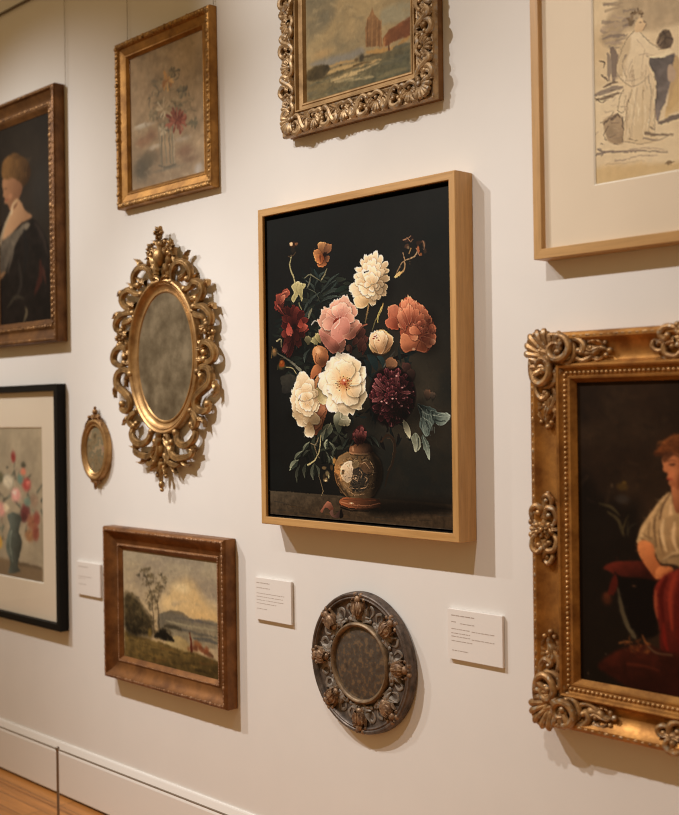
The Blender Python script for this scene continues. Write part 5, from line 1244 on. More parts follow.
# colour of the light that falls on each picture, to turn colours as seen into pigments
LT = dict(bouquet=(.92, .83, .74), faint=(.66, .57, .48), portrait=(1.0, .90, .81), print=(.68, .58, .49), land=(.80, .70, .61), sea=(.78, .69, .60), figure=(.69, .59, .50), drawing=(.80, .71, .62))
def make_materials():
    M['wall'] = plain('wall_paint', (.80, .77, .735), .75, spec=.25, bump=.12, bscale=120, vary=.012)
    M['trim'] = plain('trim_paint', (.83, .80, .765), .45, spec=.4)
    M['gap'] = plain('shadow_gap', (.03, .022, .016), .9)
    M['oak_x'] = wood('oak_rail', (.60, .345, .13), (.47, .25, .08), 'x', dark=.72)
    M['oak_z'] = wood('oak_stile', (.60, .345, .13), (.47, .25, .08), 'z', dark=.72)
    M['pale_x'] = wood('pale_oak_rail', (.57, .33, .125), (.45, .25, .085), 'x', dark=.75)
    M['pale_z'] = wood('pale_oak_stile', (.57, .33, .125), (.45, .25, .085), 'z', dark=.75)
    M['black_tray'] = plain('black_tray', (.008, .007, .006), .8, spec=.1)
    M['black'] = plain('black_lacquer', (.007, .0065, .006), .55, spec=.15, bump=.1, bscale=90)
    M['gold'] = gilt('antique_gilt', (.52, .25, .065), (.25, .105, .027), 0.75, 0.45, 14, bump=.35)
    M['gold_carved'] = gilt('carved_gilt', (.50, .29, .12), (.20, .10, .038), 0.6, 0.4, 30, bump=.4, spot=(.42, .33, .23))
    M['gold_bead'] = gilt('bead_gilt', (.58, .33, .13), (.28, .145, .05), 0.65, 0.36, 24, bump=.3)
    M['silver_gold'] = gilt('pale_carved_gilt', (.50, .335, .175), (.22, .13, .058), 0.5, 0.42, 26, bump=.45, spot=(.36, .29, .22))
    M['liner_gold'] = gilt('liner_gilt', (.40, .245, .105), (.24, .14, .055), 0.5, 0.52, 12, bump=.2)
    M['brown_gold'] = gilt('brown_gilt', (.26, .125, .045), (.13, .06, .02), 0.5, 0.42, 10, bump=.3)
    M['yellow_gold'] = gilt('yellow_gilt', (.43, .215, .055), (.22, .10, .025), 0.72, 0.38, 12, bump=.3)
    M['yellow_carved'] = gilt('yellow_carved_gilt', (.52, .30, .10), (.16, .075, .02), 0.6, 0.4, 40, bump=.4)
    M['dark_gold'] = gilt('dark_gilt', (.20, .088, .026), (.095, .038, .011), 0.55, 0.4, 12, bump=.3)
    M['dark_carved'] = gilt('dark_carved_gilt', (.38, .20, .075), (.10, .045, .016), 0.55, 0.42, 40, bump=.4)
    M['red_gold'] = gilt('red_bole_gilt', (.27, .115, .035), (.13, .05, .015), 0.6, 0.4, 12, bump=.3)
    M['red_carved'] = gilt('worn_carved_gilt', (.46, .27, .15), (.18, .08, .035), 0.5, 0.45, 50, bump=.5)
    M['mirror_gold'] = gilt('mirror_gilt', (.46, .28, .115), (.17, .095, .036), 0.7, 0.36, 24, bump=.35)
    M['mirror_ring'] = gilt('mirror_moulding_gilt', (.52, .31, .125), (.27, .145, .052), 0.7, 0.36, 16, bump=.3)
    M['pewter'] = gilt('dark_patina', (.15, .11, .085), (.055, .04, .032), 0.4, 0.42, 30, bump=.6)
    M['pewter_field'] = gilt('grey_patina', (.28, .235, .19), (.13, .105, .08), 0.25, 0.5, 40, bump=.8, spot=(.23, .14, .08))
    M['copper'] = gilt('copper_patina', (.32, .19, .105), (.11, .06, .034), 0.4, 0.45, 45, bump=.5, spot=(.42, .29, .17))
    M['ring_bronze'] = gilt('bronze_ring', (.27, .18, .10), (.12, .075, .042), .45, .45, 26, bump=.4)
    M['glass'] = glass_mat('picture_glass')
    M['mat_board'] = plain('mat_board', (.80, .70, .56), .85, spec=.15, bump=.08, bscale=300, vary=.015)
    M['mat_cream'] = plain('cream_mat_board', (.80, .68, .53), .85, spec=.15, bump=.08, bscale=300, vary=.02)
    M['bevel'] = plain('mat_bevel', (.88, .82, .72), .8, spec=.2)
    M['card'] = plain('label_card', (.82, .775, .735), .55, spec=.3)
    M['ink'] = plain('label_ink', (.42, .34, .29), .7, spec=.2)
    M['metal'] = plain('brushed_metal', (.26, .21, .17), .4, .8)
    M['wire'] = plain('steel_wire', (.30, .25, .20), .45, .6)
    M['track'] = plain('rail_metal', (.16, .12, .085), .5, .3)
    M['paint'] = pigment_mat('oil_paint', .55, .10, .15)
    M['paint_matte'] = pigment_mat('paper_pigment', .85, .1, .05)
    # foxed old mirror
    m, nt, b = new_mat('foxed_mirror')
    tc = nd(nt, 'ShaderNodeTexCoord')
    n = nd(nt, 'ShaderNodeTexNoise', Scale=11.0, Detail=6.0, Roughness=.6)
    nt.links.new(tc.outputs['Object'], n.inputs['Vector'])
    r = ramp(nt, n.outputs['Fac'], [(.34, (.12, .09, .055)), (.5, (.20, .158, .10)), (.66, (.31, .25, .165))])
    nt.links.new(r.outputs[0], b.inputs['Base Color'])
    b.inputs['Metallic'].default_value = .45
    b.inputs['Roughness'].default_value = .34
    M['mirror'] = m
    def mottled(name, stops, scale, rough=.4, bump=.5):
        m, nt, b = new_mat(name)
        tc = nd(nt, 'ShaderNodeTexCoord')
        n = nd(nt, 'ShaderNodeTexNoise', Scale=scale, Detail=4.0, Roughness=.55)
        nt.links.new(tc.outputs['Object'], n.inputs['Vector'])
        r = ramp(nt, n.outputs['Fac'], stops)
        nt.links.new(r.outputs[0], b.inputs['Base Color'])
        b.inputs['Roughness'].default_value = rough
        bp = nd(nt, 'ShaderNodeBump', Strength=bump, Distance=.002)
        nt.links.new(n.outputs['Fac'], bp.inputs['Height'])
        nt.links.new(bp.outputs[0], b.inputs['Normal'])
        return m
    M['medallion'] = mottled('painted_medallion', [(.26, (.045, .033, .025)), (.42, (.075, .052, .036)), (.5, (.07, .06, .05)), (.57, (.12, .075, .042)), (.66, (.16, .105, .06)), (.78, (.085, .075, .064))], 60, .4, .5)
    M['miniature'] = mottled('painted_miniature', [(.32, (.10, .07, .035)), (.45, (.24, .175, .095)), (.54, (.15, .135, .085)), (.62, (.34, .245, .14)), (.7, (.30, .18, .13))], 22, .35, .1)
    # oak floor
    m, nt, b = new_mat('oak_floor')
    tc = nd(nt, 'ShaderNodeTexCoord')
    br = nd(nt, 'ShaderNodeTexBrick', Scale=1.0)
    br.inputs['Brick Width'].default_value = 1.6; br.inputs['Row Height'].default_value = .09; br.inputs['Mortar Size'].default_value = .0018
    br.inputs['Color1'].default_value = (.60, .26, .068, 1); br.inputs['Color2'].default_value = (.48, .195, .048, 1); br.inputs['Mortar'].default_value = (.12, .05, .02, 1)
    nt.links.new(tc.outputs['Object'], br.inputs['Vector'])
    mp = nd(nt, 'ShaderNodeMapping'); mp.inputs['Scale'].default_value = (2, 40, 1)
    nt.links.new(tc.outputs['Object'], mp.inputs['Vector'])
    n = nd(nt, 'ShaderNodeTexNoise', Scale=1.0, Detail=6.0)
    nt.links.new(mp.outputs[0], n.inputs['Vector'])
    r = ramp(nt, n.outputs['Fac'], [(.3, (.72, .72, .72)), (.7, (1.1, 1.1, 1.1))])
    mx = nd(nt, 'ShaderNodeMix', data_type='RGBA', blend_type='MULTIPLY'); mx.inputs['Factor'].default_value = 1
    nt.links.new(br.outputs['Color'], mx.inputs['A']); nt.links.new(r.outputs[0], mx.inputs['B'])
    nt.links.new(mx.outputs['Result'], b.inputs['Base Color'])
    b.inputs['Roughness'].default_value = .38
    M['floor'] = m

# ------------------------------------------------------------------ room
def struct(o):
    o['kind'] = 'structure'
    return o

def build_room():
    X0, X1 = -7.0, 4.6
    w = MB(); w.box(X0, X1, -.0, 5.0, -.15, 0)
    struct(w.build('wall_back', M['wall'], smooth=False))
    f = MB()
    f.add([(X0, 0, -.15), (X1, 0, -.15), (X1, 0, 6.5), (X0, 0, 6.5), (X0, -.1, -.15), (X1, -.1, -.15), (X1, -.1, 6.5), (X0, -.1, 6.5)],
          [(0, 1, 2, 3), (7, 6, 5, 4), (0, 4, 5, 1), (1, 5, 6, 2), (2, 6, 7, 3), (3, 7, 4, 0)])
    struct(f.build('floor', M['floor'], smooth=False))
    b = MB()
    prof = [(0, .012), (.021, .012), (.024, .016), (.024, .196), (.0215, .203), (.010, .236), (.007, .241), (0, .241)]
    b.grid([[(X0, z, y) for y, z in prof], [(X1, z, y) for y, z in prof]], closed_u=True)
    b.f += [tuple(range(len(prof))), tuple(range(len(prof), 2 * len(prof)))]
    bb = struct(b.build('baseboard_back', M['trim'], smooth=False))
    g = MB(); g.box(X0, X1, .001, .012, 0, .010)
    g.build('shadow_gap', M['gap'], bb, smooth=False)

def build_hanging():
    r = MB(); z = 3.450 + ZF
    r.box(-6.5, 4.4, z - .003, z + .004, 0, .009)
    r.box(-6.5, 4.4, z - .006, z - .003, .0, .012)
    o = r.build('hanging_rail', M['track'], smooth=False)
    o.location.y = -.001
    tag(o, 'thin dark metal hanging rail running along the top of the white wall', 'rail')
    for x, zb, lab in ((-1.600, 2.965, 'thin picture wire running up from the dark portrait in brown gilt frame'),
                       (-1.097, 3.05, 'thin picture wire over the higher gilt flower painting, at its portrait side'),
                       (-.508, 3.05, 'thin picture wire over the gilt flower painting, at its seascape side')):
        m = MB(); m.tube([(0, 0, 0), (0, 3.455 - zb - .012, 0)], .0013, 6)
        o = m.build('hanging_wire', M['wire'])
        o.location = (x, -.010, zb + ZF)
        tag(o, lab, 'wire', 'picture wires')

def build_barrier():
    s = .30; x = -1.245; h = .362
    t = bpy.data.objects.new('barrier_post', None); t.location = (x, -s, 0); link(t)
    tag(t, 'slim metal barrier post standing on the wood floor before the baseboard', 'post')
    def up(prof, name, m=M['metal']):
        b = MB()
        b.grid([[(r * math.cos(2 * PI * k / 20), z, r * math.sin(2 * PI * k / 20)) for k in range(20)] for r, z in prof], closed_u=True)
        n = len(prof)
        b.f += [tuple(range(20)), tuple((n - 1) * 20 + k for k in range(20))]
        return b.build(name, m, t)
    up([(.070, 0), (.070, .005), (.064, .009), (.012, .012)], 'base')
    up([(.0055, .010), (.0055, h - .002)], 'rod')
    up([(.0045, h - .004), (.0075, h), (.0085, h + .006), (.0075, h + .012), (.004, h + .015)], 'cap')
    c = MB()
    c.tube([(-4.2 + .2 * i, h + .004, 0) for i in range(34)], .0036, 8)
    o = c.build('barrier_rope', M['wire']); o.location = (0, -s, 0)
    tag(o, 'thin dark barrier rope stretched low along the white baseboard', 'rope')

# ------------------------------------------------------------------ frame builders
def rails(root, W, H, prof, mx, mz, parts=('frame_rail', 'frame_stile')):
    for k in range(4):
        b = MB(); b.frame(W, H, prof, sides=(k,))
        b.build(parts[k % 2], (mx, mz)[k % 2], root, smooth=True, angle=25)

def backing(root, W, H, w, name='backing_board', m=None):
    b = MB(); b.box(-W / 2, W / 2, -H / 2, H / 2, .001, w)
    b.build(name, m or M['black_tray'], root, smooth=False)

def edge_chain(W, H, o, w, pitch, r, sq=(1, 1, .7), alt=None, sides=(0, 1, 2, 3), seed=1, jit=.0):
    """row of carved beads or buds along a moulding"""
    b = MB(); rg = random.Random(seed)
    a, c = W / 2 - o, H / 2 - o
    cs = [(-a, -c), (a, -c), (a, c), (-a, c)]
    for k in sides:
        p, q = cs[k], cs[(k + 1) % 4]
        L = math.hypot(q[0] - p[0], q[1] - p[1]); n = max(2, int(L / pitch))
        horiz = k % 2 == 0
        for i in range(n):
            t = (i + .5) / n
            rr = r * (alt if alt and i % 2 else 1) * (1 + rg.uniform(-jit, jit))
            s3 = sq if horiz else (sq[1], sq[0], sq[2])
            b.ball((p[0] + (q[0] - p[0]) * t, p[1] + (q[1] - p[1]) * t, w), rr, s3, 8, 5)
    return b

def moved(src, fn):
    d = MB(); d.v = [fn(p) for p in src.v]; d.f = list(src.f)
    return d

def mat_board(root, W, H, ow, oh, w, m, bevel=.004):
    """window mount: a board of W x H with an opening ow x oh, cut on the bevel"""
    b = MB()
    prof = [(0, w - .003), (0, w), ((W - ow) / 2 - bevel, w)]
    def ringrow(o, ww, ox=0, oy=0):
        return None
    A = [(-W / 2, -H / 2), (W / 2, -H / 2), (W / 2, H / 2), (-W / 2, H / 2)]
    B = [(-ow / 2, -oh / 2), (ow / 2, -oh / 2), (ow / 2, oh / 2), (-ow / 2, oh / 2)]
    C = [(x - math.copysign(bevel, x), y - math.copysign(bevel, y)) for x, y in B]
    b.grid([[(*p, w) for p in A], [(*p, w) for p in B]], closed_u=True)
    o = b.build('mat_board', m, root, smooth=False)
    e = MB(); e.grid([[(*p, w) for p in B], [(*p, w - bevel) for p in C]], closed_u=True)
    e.build('mat_bevel', M['bevel'], o, smooth=False)

# ------------------------------------------------------------------ the hung things
def floater_bouquet():
    x0, x1, z0, z1 = -.1756, .7523, 1.0946, 2.214
    W, H = x1 - x0, z1 - z0
    t = thing('framed_painting', 'large dark flower still life with painted jug, in a plain oak box frame', 'painting', (x0 + x1) / 2, (z0 + z1) / 2, -.0024)
    d = .080
    rails(t, W, H, [(0, 0), (0, d - .002), (.002, d), (.0245, d), (.026, d - .0015), (.026, .012), (.026, 0)], M['oak_x'], M['oak_z'])
    backing(t, W - .054, H - .054, .012, 'black_tray')
    lin_ = MB(); lin_.frame(W - .052, H - .052, [(0, .012), (0, d - .010), (.003, d - .010), (.003, .012)])
    lin_.build('black_lining', M['black_tray'], t, smooth=False)
    c = Canvas(t, -W / 2 + .036, W / 2 - .036, -H / 2 + .036, H / 2 - .041, d - .012, 540, light=LT['bouquet'])
    paint_bouquet(c)
    c.build('canvas', M['paint'], thick=.03)
    for a, b in ((-.34, -.44), (.34, -.44), (-.34, .44), (.34, .44)):
        pass

def gilt_flowers():
    x0, x1, z0, z1 = -1.152, -.498, 2.3525, 3.046
    W, H = x1 - x0, z1 - z0
    t = thing('framed_painting', 'faded painting of a red flower under glass in a bright yellow gilt frame', 'painting', (x0 + x1) / 2, (z0 + z1) / 2, .0052)
    prof = [(0, 0), (0, .030), (.003, .037), (.010, .0405), (.020, .039), (.025, .033), (.029, .029), (.046, .024), (.055, .021), (.0575, .023), (.062, .023), (.0645, .020), (.073, .012), (.073, 0)]
    rails(t, W, H, prof, M['yellow_gold'], M['yellow_gold'])
    edge_chain(W, H, .013, .038, .019, .0105, (1.0, .95, .6), .7, jit=.25).build('carved_edge', M['yellow_carved'], t)
    edge_chain(W, H, .022, .034, .011, .0036, (1, 1, .8)).build('bead_course', M['yellow_carved'], t)
    backing(t, W - .12, H - .12, .005)
    c = Canvas(t, -W / 2 + .068, W / 2 - .068, -H / 2 + .068, H / 2 - .068, .008, 420, light=LT['faint'])
    paint_faint_flowers(c); c.build('painting', M['paint'])
    g = MB(); g.box(-W / 2 + .070, W / 2 - .070, -H / 2 + .070, H / 2 - .070, .0098, .0118)
    g.build('glass_pane', M['glass'], t, smooth=False)

def dark_portrait():
    x0, x1, z0, z1 = -2.326, -1.626, 1.8245, 2.986
    W, H = x1 - x0, z1 - z0
    t = thing('framed_painting', 'dark portrait of a woman with pinned-up hair in a brown gilt frame', 'painting', (x0 + x1) / 2, (z0 + z1) / 2, -.0011)
    prof = [(0, 0), (0, .048), (.004, .056), (.012, .058), (.018, .055), (.022, .046), (.040, .034), (.058, .030), (.064, .033), (.084, .034), (.092, .030), (.096, .026), (.108, .020), (.108, 0)]
    rails(t, W, H, prof, M['dark_gold'], M['dark_gold'])
    edge_chain(W, H, .013, .0565, .024, .0075, (1.3, .8, .6), .65, jit=.2).build('carved_edge', M['dark_carved'], t)
    edge_chain(W, H, .074, .034, .026, .0105, (1.15, .85, .5), .8, jit=.15).build('leaf_course', M['dark_carved'], t)
    backing(t, W - .19, H - .19, .01)
    c = Canvas(t, -W / 2 + .10, W / 2 - .10, -H / 2 + .10, H / 2 - .10, .017, 300, light=LT['portrait'])
    paint_portrait(c); c.build('painting', M['paint'])

def black_print():
    x0, x1, z0, z1 = -2.579, -1.649, .5137, 1.6333
    W, H = x1 - x0, z1 - z0
    t = thing('framed_print', 'matted print of a flower vase under glass in a plain black frame', 'picture', (x0 + x1) / 2, (z0 + z1) / 2, .0009)
    d = .045
    rails(t, W, H, [(0, 0), (0, d - .001), (.001, d), (.031, d), (.032, d - .001), (.032, 0)], M['black'], M['black'])
    backing(t, W - .06, H - .06, .010)
    mat_board(t, W - .06, H - .06, W - .06 - .31, H - .06 - .335, .020, M['mat_board'])
    ow, oh = W - .37, H - .395
    c = Canvas(t, -ow / 2 - .004, ow / 2 + .004, -oh / 2 - .004, oh / 2 + .004, .0145, 330, light=LT['print'])
    paint_vase_print(c); c.build('print', M['paint_matte'])
    g = MB(); g.box(-W / 2 + .030, W / 2 - .030, -H / 2 + .030, H / 2 - .030, .0245, .027)
    g.build('glass_pane', M['glass'], t, smooth=False)

def small_landscape():
    x0, x1, z0, z1 = -1.272, -.4296, .3760, 1.0170
    W, H = x1 - x0, z1 - z0
    t = thing('framed_painting', 'small landscape with tall trees in a reddish worn gilt frame above the baseboard', 'painting', (x0 + x1) / 2, (z0 + z1) / 2, 0)
    prof = [(0, 0), (0, .046), (.004, .054), (.010, .0575), (.018, .056), (.022, .050), (.034, .038), (.056, .029), (.070, .026), (.073, .029), (.080, .029), (.084, .025), (.095, .016), (.095, 0)]
    rails(t, W, H, prof, M['red_gold'], M['red_gold'])
    edge_chain(W, H, .013, .056, .015, .0068, (1.25, .8, .55), .7, jit=.25).build('carved_edge', M['red_carved'], t)
    edge_chain(W, H, .0765, .0285, .010, .0036, (1.2, .9, .7)).build('bead_course', M['red_carved'], t)
    backing(t, W - .16, H - .16, .009)
    c = Canvas(t, -W / 2 + .090, W / 2 - .090, -H / 2 + .090, H / 2 - .090, .0135, 440, light=LT['land'])
    paint_landscape(c); c.build('painting', M['paint'])

def rococo_seascape():
    x0, x1, z0, z1 = -.0724, .6471, 2.4575, 3.1575
    W, H = x1 - x0, z1 - z0
    t = thing('framed_painting', 'hazy landscape with a tower in a heavily carved pale gilt scrollwork frame', 'painting', (x0 + x1) / 2, (z0 + z1) / 2, -.0034)
    # plain back moulding, the carved band in front of it, then the gilt liner
    mould = MB(); mould.frame(W - .004, H - .004, [(0, 0), (0, .008), (.003, .012), (.003, .026), (.072, .026), (.072, 0)])
    mould.build('frame_moulding', M['brown_gold'], t)
    lnr = MB(); lnr.frame(W - .148, H - .148, [(0, .005), (0, .048), (.003, .052), (.007, .052), (.010, .046), (.012, .040), (.022, .036), (.025, .039), (.030, .038), (.034, .030), (.037, .026), (.037, .005)])
    lnr.build('gilt_liner', M['liner_gold'], t)
    b = MB(); rg = random.Random(41)
    a, c_ = W / 2, H / 2
    b.frame(W, H, [(0, .026), (0, .040), (.004, .047), (.010, .047), (.018, .042), (.040, .038), (.060, .040), (.068, .046), (.073, .046), (.076, .040), (.076, .026)])
    def side(k):
        L = W if k % 2 == 0 else H
        n = 8; p = (L - .13) / n
        def P(s, q):      # s along the side from its middle, q inwards from the outer edge
            if k == 0: return (s, -c_ + q)
            if k == 1: return (a - q, s)
            if k == 2: return (-s, c_ - q)
            return (-a + q, -s)
        def cv(pts, r_, w, g, m):
            Q = curve2([P(m + g * x, y) for x, y in pts], 34)
            b.tube([(x, y, w + .005 * math.sin(PI * i / 33)) for i, (x, y) in enumerate(Q)], [1.3 * r_ * (.55 + .45 * math.sin(PI * (.1 + .75 * i / 33))) for i in range(34)], 8)
            for e in (0, -1):
                b.ball((*Q[e], w + .004), r_ * 1.05, (1, 1, .9), 9, 6)
        for i in range(n):
            m = -L / 2 + .065 + p * (i + .5)
            g = 1 if i < n / 2 else -1
            j = lambda: rg.uniform(-.003, .003)
            h = p / 2
            if i % 2 == 0:
                cv([(-h * .95, .058), (-h * .5, .066 + j()), (0, .054), (h * .35, .030 + j()), (h * .75, .012), (h * 1.05, .018), (h * .95, .034), (h * .72, .030)], .0085, .048, g, m)
                cv([(-h * .8, .030), (-h * .95, .014), (-h * .5, .004 + j()), (0, .010), (h * .1, .026), (-h * .2, .032)], .0080, .048, g, m)
                for q in range(4):
                    x0_ = -h * .5 + q * h * .28
                    b.leaf([P(m + g * x0_, .058 - q * .008), P(m + g * (x0_ + .016), .062 - q * .004), P(m + g * (x0_ + .034), .060 - q * .006 + j())], .012, .046, .012, 2, .006, 7, 12, notch=.3)
                b.leaf([P(m - g * h * .3, .046), P(m - g * h * .1, .034), P(m + g * h * .2, .020)], .018, .044, .014, 3, .006, 9, 16, notch=.35)
            else:
                shell(b, P(m - g * .004, .046), [math.atan2(P(m + g * x, y)[1] - P(m - g * .004, .046)[1], P(m + g * x, y)[0] - P(m - g * .004, .046)[0]) for x, y in ((-.030, .020), (-.016, .006), (0, .002), (.016, .006), (.030, .020))], .043, .044, .003, .0075, .008)
                cv([(-h * 1.0, .040), (-h * .7, .060), (-h * .2, .066 + j()), (h * .3, .060), (h * .8, .064), (h * 1.1, .050), (h * .9, .040)], .0075, .046, g, m)
                b.leaf([P(m + g * h * .3, .050), P(m + g * h * .7, .034), P(m + g * h * .8, .012)], .018, .046, .012, 3, .006, 9, 16, notch=.35)
                b.leaf([P(m - g * h * .4, .044), P(m - g * h * .8, .030), P(m - g * h * .8, .008)], .018, .046, .012, 3, .006, 9, 16, notch=.35)
                b.ball((*P(m - g * .004, .050), .052), .008)
    for k in range(4):
        side(k)
    for sx in (-1, 1):
        for sy in (-1, 1):
            def Q(x, y):
                return (sx * (a - x), sy * (c_ - y))
            ct = Q(.054, .054)
            shell(b, ct, [math.atan2(sy * math.sin(math.radians(d)), sx * math.cos(math.radians(d))) for d in (-15, 8, 30, 45, 60, 82, 105)], .054, .048, .004, .0095, .010)
            b.leaf([Q(.050, .050), Q(.062, .062), Q(.078, .078)], .014, .044, .012, 3, .004, 9, 16, notch=.35)
            b.ball((*Q(.054, .054), .056), .011, (1, 1, .8))
            for f in (lambda x, y: Q(x, y), lambda x, y: Q(y, x)):
                P_ = curve2([f(.006, .060), f(.010, .082), f(.030, .092), f(.044, .080), f(.036, .070)], 26)
                b.tube([(x, y, .050) for x, y in P_], .0075, 8); b.ball((*f(.037, .072), .053), .008)
    b.build('carved_border', M['silver_gold'], t)
    backing(t, W - .15, H - .15, .02)
    cv = Canvas(t, -W / 2 + .108, W / 2 - .108, -H / 2 + .108, H / 2 - .108, .026, 520, light=LT['sea'])
    paint_seascape(cv); cv.build('painting', M['paint'])

def shell(b, c, angs, R_, w, r0=.004, r1=.011, lift=.008):
    """scallop: rounded ribs fanning out from c"""
    for q, an in enumerate(angs):
        k = 1 - .12 * abs(2 * q / (len(angs) - 1) - 1)
        pts = [(c[0] + R_ * k * f * math.cos(an), c[1] + R_ * k * f * math.sin(an), w + lift * math.sin(PI * f * .8)) for f in np.linspace(.12, 1, 9)]
        b.tube(pts, list(np.linspace(r0, r1, 8)) + [r1 * .55], 8, flat=.9)

def gold_figure():
    x0, x1, z0, z1 = 1.010, 1.990, .600, 1.7055
    W, H = x1 - x0, z1 - z0
    t = thing('framed_painting', 'dark painting of a seated woman in a red skirt, in a broad gilt frame', 'painting', (x0 + x1) / 2, (z0 + z1) / 2, -.0019)
    K = .885
    prof = [(o * K, w) for o, w in [(0, 0), (0, .058), (.004, .068), (.012, .073), (.022, .073), (.027, .068), (.036, .060), (.055, .050), (.076, .047), (.092, .051), (.098, .057), (.101, .066), (.107, .071), (.113, .069), (.116, .062), (.120, .058), (.138, .055), (.141, .058), (.147, .057), (.152, .050), (.160, .040), (.160, 0)]]
    rails(t, W, H, prof, M['gold'], M['gold'])
    edge_chain(W, H, .129 * K, .0572, .0142, .0058, (1.1, .95, .9)).build('bead_course', M['gold_bead'], t)
    edge_chain(W, H, .015 * K, .0720, .022, .0055, (1.5, .8, .55), .75, jit=.2).build('carved_edge', M['gold_carved'], t)
    def corner():      # coordinates run inwards along both bars from the outer corner
        b = MB()
        for sw in (0, 1):
            S = (lambda x, y: (x, y)) if sw == 0 else (lambda x, y: (y, x))
            an0 = [math.radians(a_) for a_ in (150, 175, 200, 225, 250)]
            if sw:
                an0 = [PI / 2 - a_ for a_ in an0]
            shell(b, S(.066, .092), an0, .066, .060, .005, .0125, .012)
            # big volute wrapping the shell, then a tail down the cove
            P = curve2([S(*p) for p in ((.060, .100), (.048, .112), (.034, .104), (.032, .086), (.048, .074), (.068, .082), (.076, .104), (.068, .128), (.046, .142), (.024, .134), (.012, .112), (.008, .080), (.012, .050))], 60)
            rad = [.0045 + .0065 * min(1, i / 24) * (1 if i < 46 else (60 - i) / 14 * .7 + .3) for i in range(60)]
            b.tube([(x, y, .068 + .008 * math.sin(PI * i / 59)) for i, (x, y) in enumerate(P)], rad, 9)
            b.ball((*S(.056, .104), .074), .011)
            P = curve2([S(*p) for p in ((.030, .140), (.052, .152), (.078, .144), (.088, .124), (.080, .108))], 34)
            b.tube([(x, y, .062) for x, y in P], [.009] * 30 + [.008, .007, .006, .005], 8); b.ball((*S(.082, .112), .064), .010)
            P = curve2([S(*p) for p in ((.018, .136), (.022, .165), (.040, .185), (.058, .178), (.056, .164))], 34)
            b.tube([(x, y, .064) for x, y in P], [.009] * 30 + [.008, .007, .006, .006], 8); b.ball((*S(.054, .168), .066), .009)
            P = curve2([S(*p) for p in ((.074, .150), (.082, .178), (.070, .205), (.052, .212), (.046, .200))], 34)
            b.tube([(x, y, .056) for x, y in P], [.008] * 30 + [.007, .006, .006, .005], 8); b.ball((*S(.048, .204), .060), .008)
            b.leaf([S(.044, .170), S(.060, .200), S(.050, .235), S(.058, .262)], .022, .048, .018, 4, .006, 11, 30, fold=.5, notch=.35)
            b.leaf([S(.030, .196), S(.026, .222), S(.040, .246)], .014, .052, .014, 3, .006, 9, 20, notch=.35)
            b.leaf([S(.074, .206), S(.080, .228), S(.068, .250)], .013, .046, .014, 3, .006, 9, 20, notch=.35)
            b.leaf([S(.088, .096), S(.098, .122), S(.086, .148)], .014, .052, .014, 3, .006, 9, 18, notch=.35)
            for x, y, r in ((.058, .264, .009), (.036, .250, .007), (.070, .252, .007), (.004, .098, .009), (.004, .060, .010), (.010, .150, .008)):
                b.ball((*S(x, y), .060), r, (1, 1, .9))
        shell(b, (.070, .070), [math.radians(a_) for a_ in (190, 207, 225, 243, 260)], .094, .062, .005, .0115, .014)
        b.scroll((.012, .040), (.040, .012), -1, 'C', 1.0, .010, .068, n=40)
        b.ball((.074, .074, .070), .018, (1, 1, .85), 12, 8)
        b.leaf([(.066, .066), (.088, .088), (.112, .112)], .017, .056, .014, 3, .002, 9, 18, notch=.35)
        return b
    cb = corner()
    for sx, sy in ((-1, 1), (-1, -1), (1, 1), (1, -1)):
        moved(cb, lambda p: (sx * (W / 2 - p[0]), sy * (H / 2 - p[1]), p[2])).build('corner_ornament', M['gold_carved'], t)
    def centre():       # s along the bar, q inwards
        b = MB()
        for g in (-1, 1):
            def cv(pts, r_, w):
                P = curve2([(g * x, y) for x, y in pts], 40)
                b.tube([(x, y, w + .006 * math.sin(PI * i / 39)) for i, (x, y) in enumerate(P)], [r_ * (.6 + .4 * math.sin(PI * (.15 + .7 * i / 39))) for i in range(40)], 8)
                for k in (0, -1):
                    b.ball((*P[k], w + .004), r_ * 1.05, (1, 1, .9), 10, 7)
            cv([(.010, .066), (.030, .082), (.056, .074), (.060, .052), (.044, .044), (.038, .056)], .0085, .056)
            cv([(.010, .022), (.026, .008), (.052, .006), (.066, .022), (.056, .036), (.046, .028)], .0090, .066)
            cv([(.058, .060), (.080, .066), (.096, .054), (.090, .040), (.080, .046)], .0075, .054)
            b.leaf([(g * .030, .040), (g * .060, .044), (g * .094, .036)], .016, .056, .014, 3, .006, 9, 20, notch=.35)
            b.leaf([(g * .020, .078), (g * .048, .088), (g * .078, .080)], .012, .050, .012, 3, .004, 9, 18, notch=.35)
            b.ball((g * .018, .002, .068), .010); b.ball((g * .100, .050, .054), .007)
        b.rosette((0, .044), .030, .062, 7, .012, 2)
        shell(b, (0, .040), [math.radians(a_) for a_ in (-130, -110, -90, -70, -50)], .044, .062, .003, .008, .008)
        b.leaf([(0, .060), (0, .076), (0, .094)], .014, .052, .014, 3, .006, 9, 16, notch=.35)
        return b
    ce = centre()
    for k, fn in enumerate((lambda p: (p[0], -H / 2 + p[1], p[2]), lambda p: (W / 2 - p[1], p[0], p[2]), lambda p: (p[0], H / 2 - p[1], p[2]), lambda p: (-W / 2 + p[1], p[0], p[2]))):
        moved(ce, fn).build('centre_ornament', M['gold_carved'], t)
    backing(t, W - .27, H - .27, .030)
    c = Canvas(t, -W / 2 + .135, W / 2 - .135, -H / 2 + .135, H / 2 - .135, .037, 420, light=LT['figure'])
    paint_seated_woman(c); c.build('painting', M['paint'])

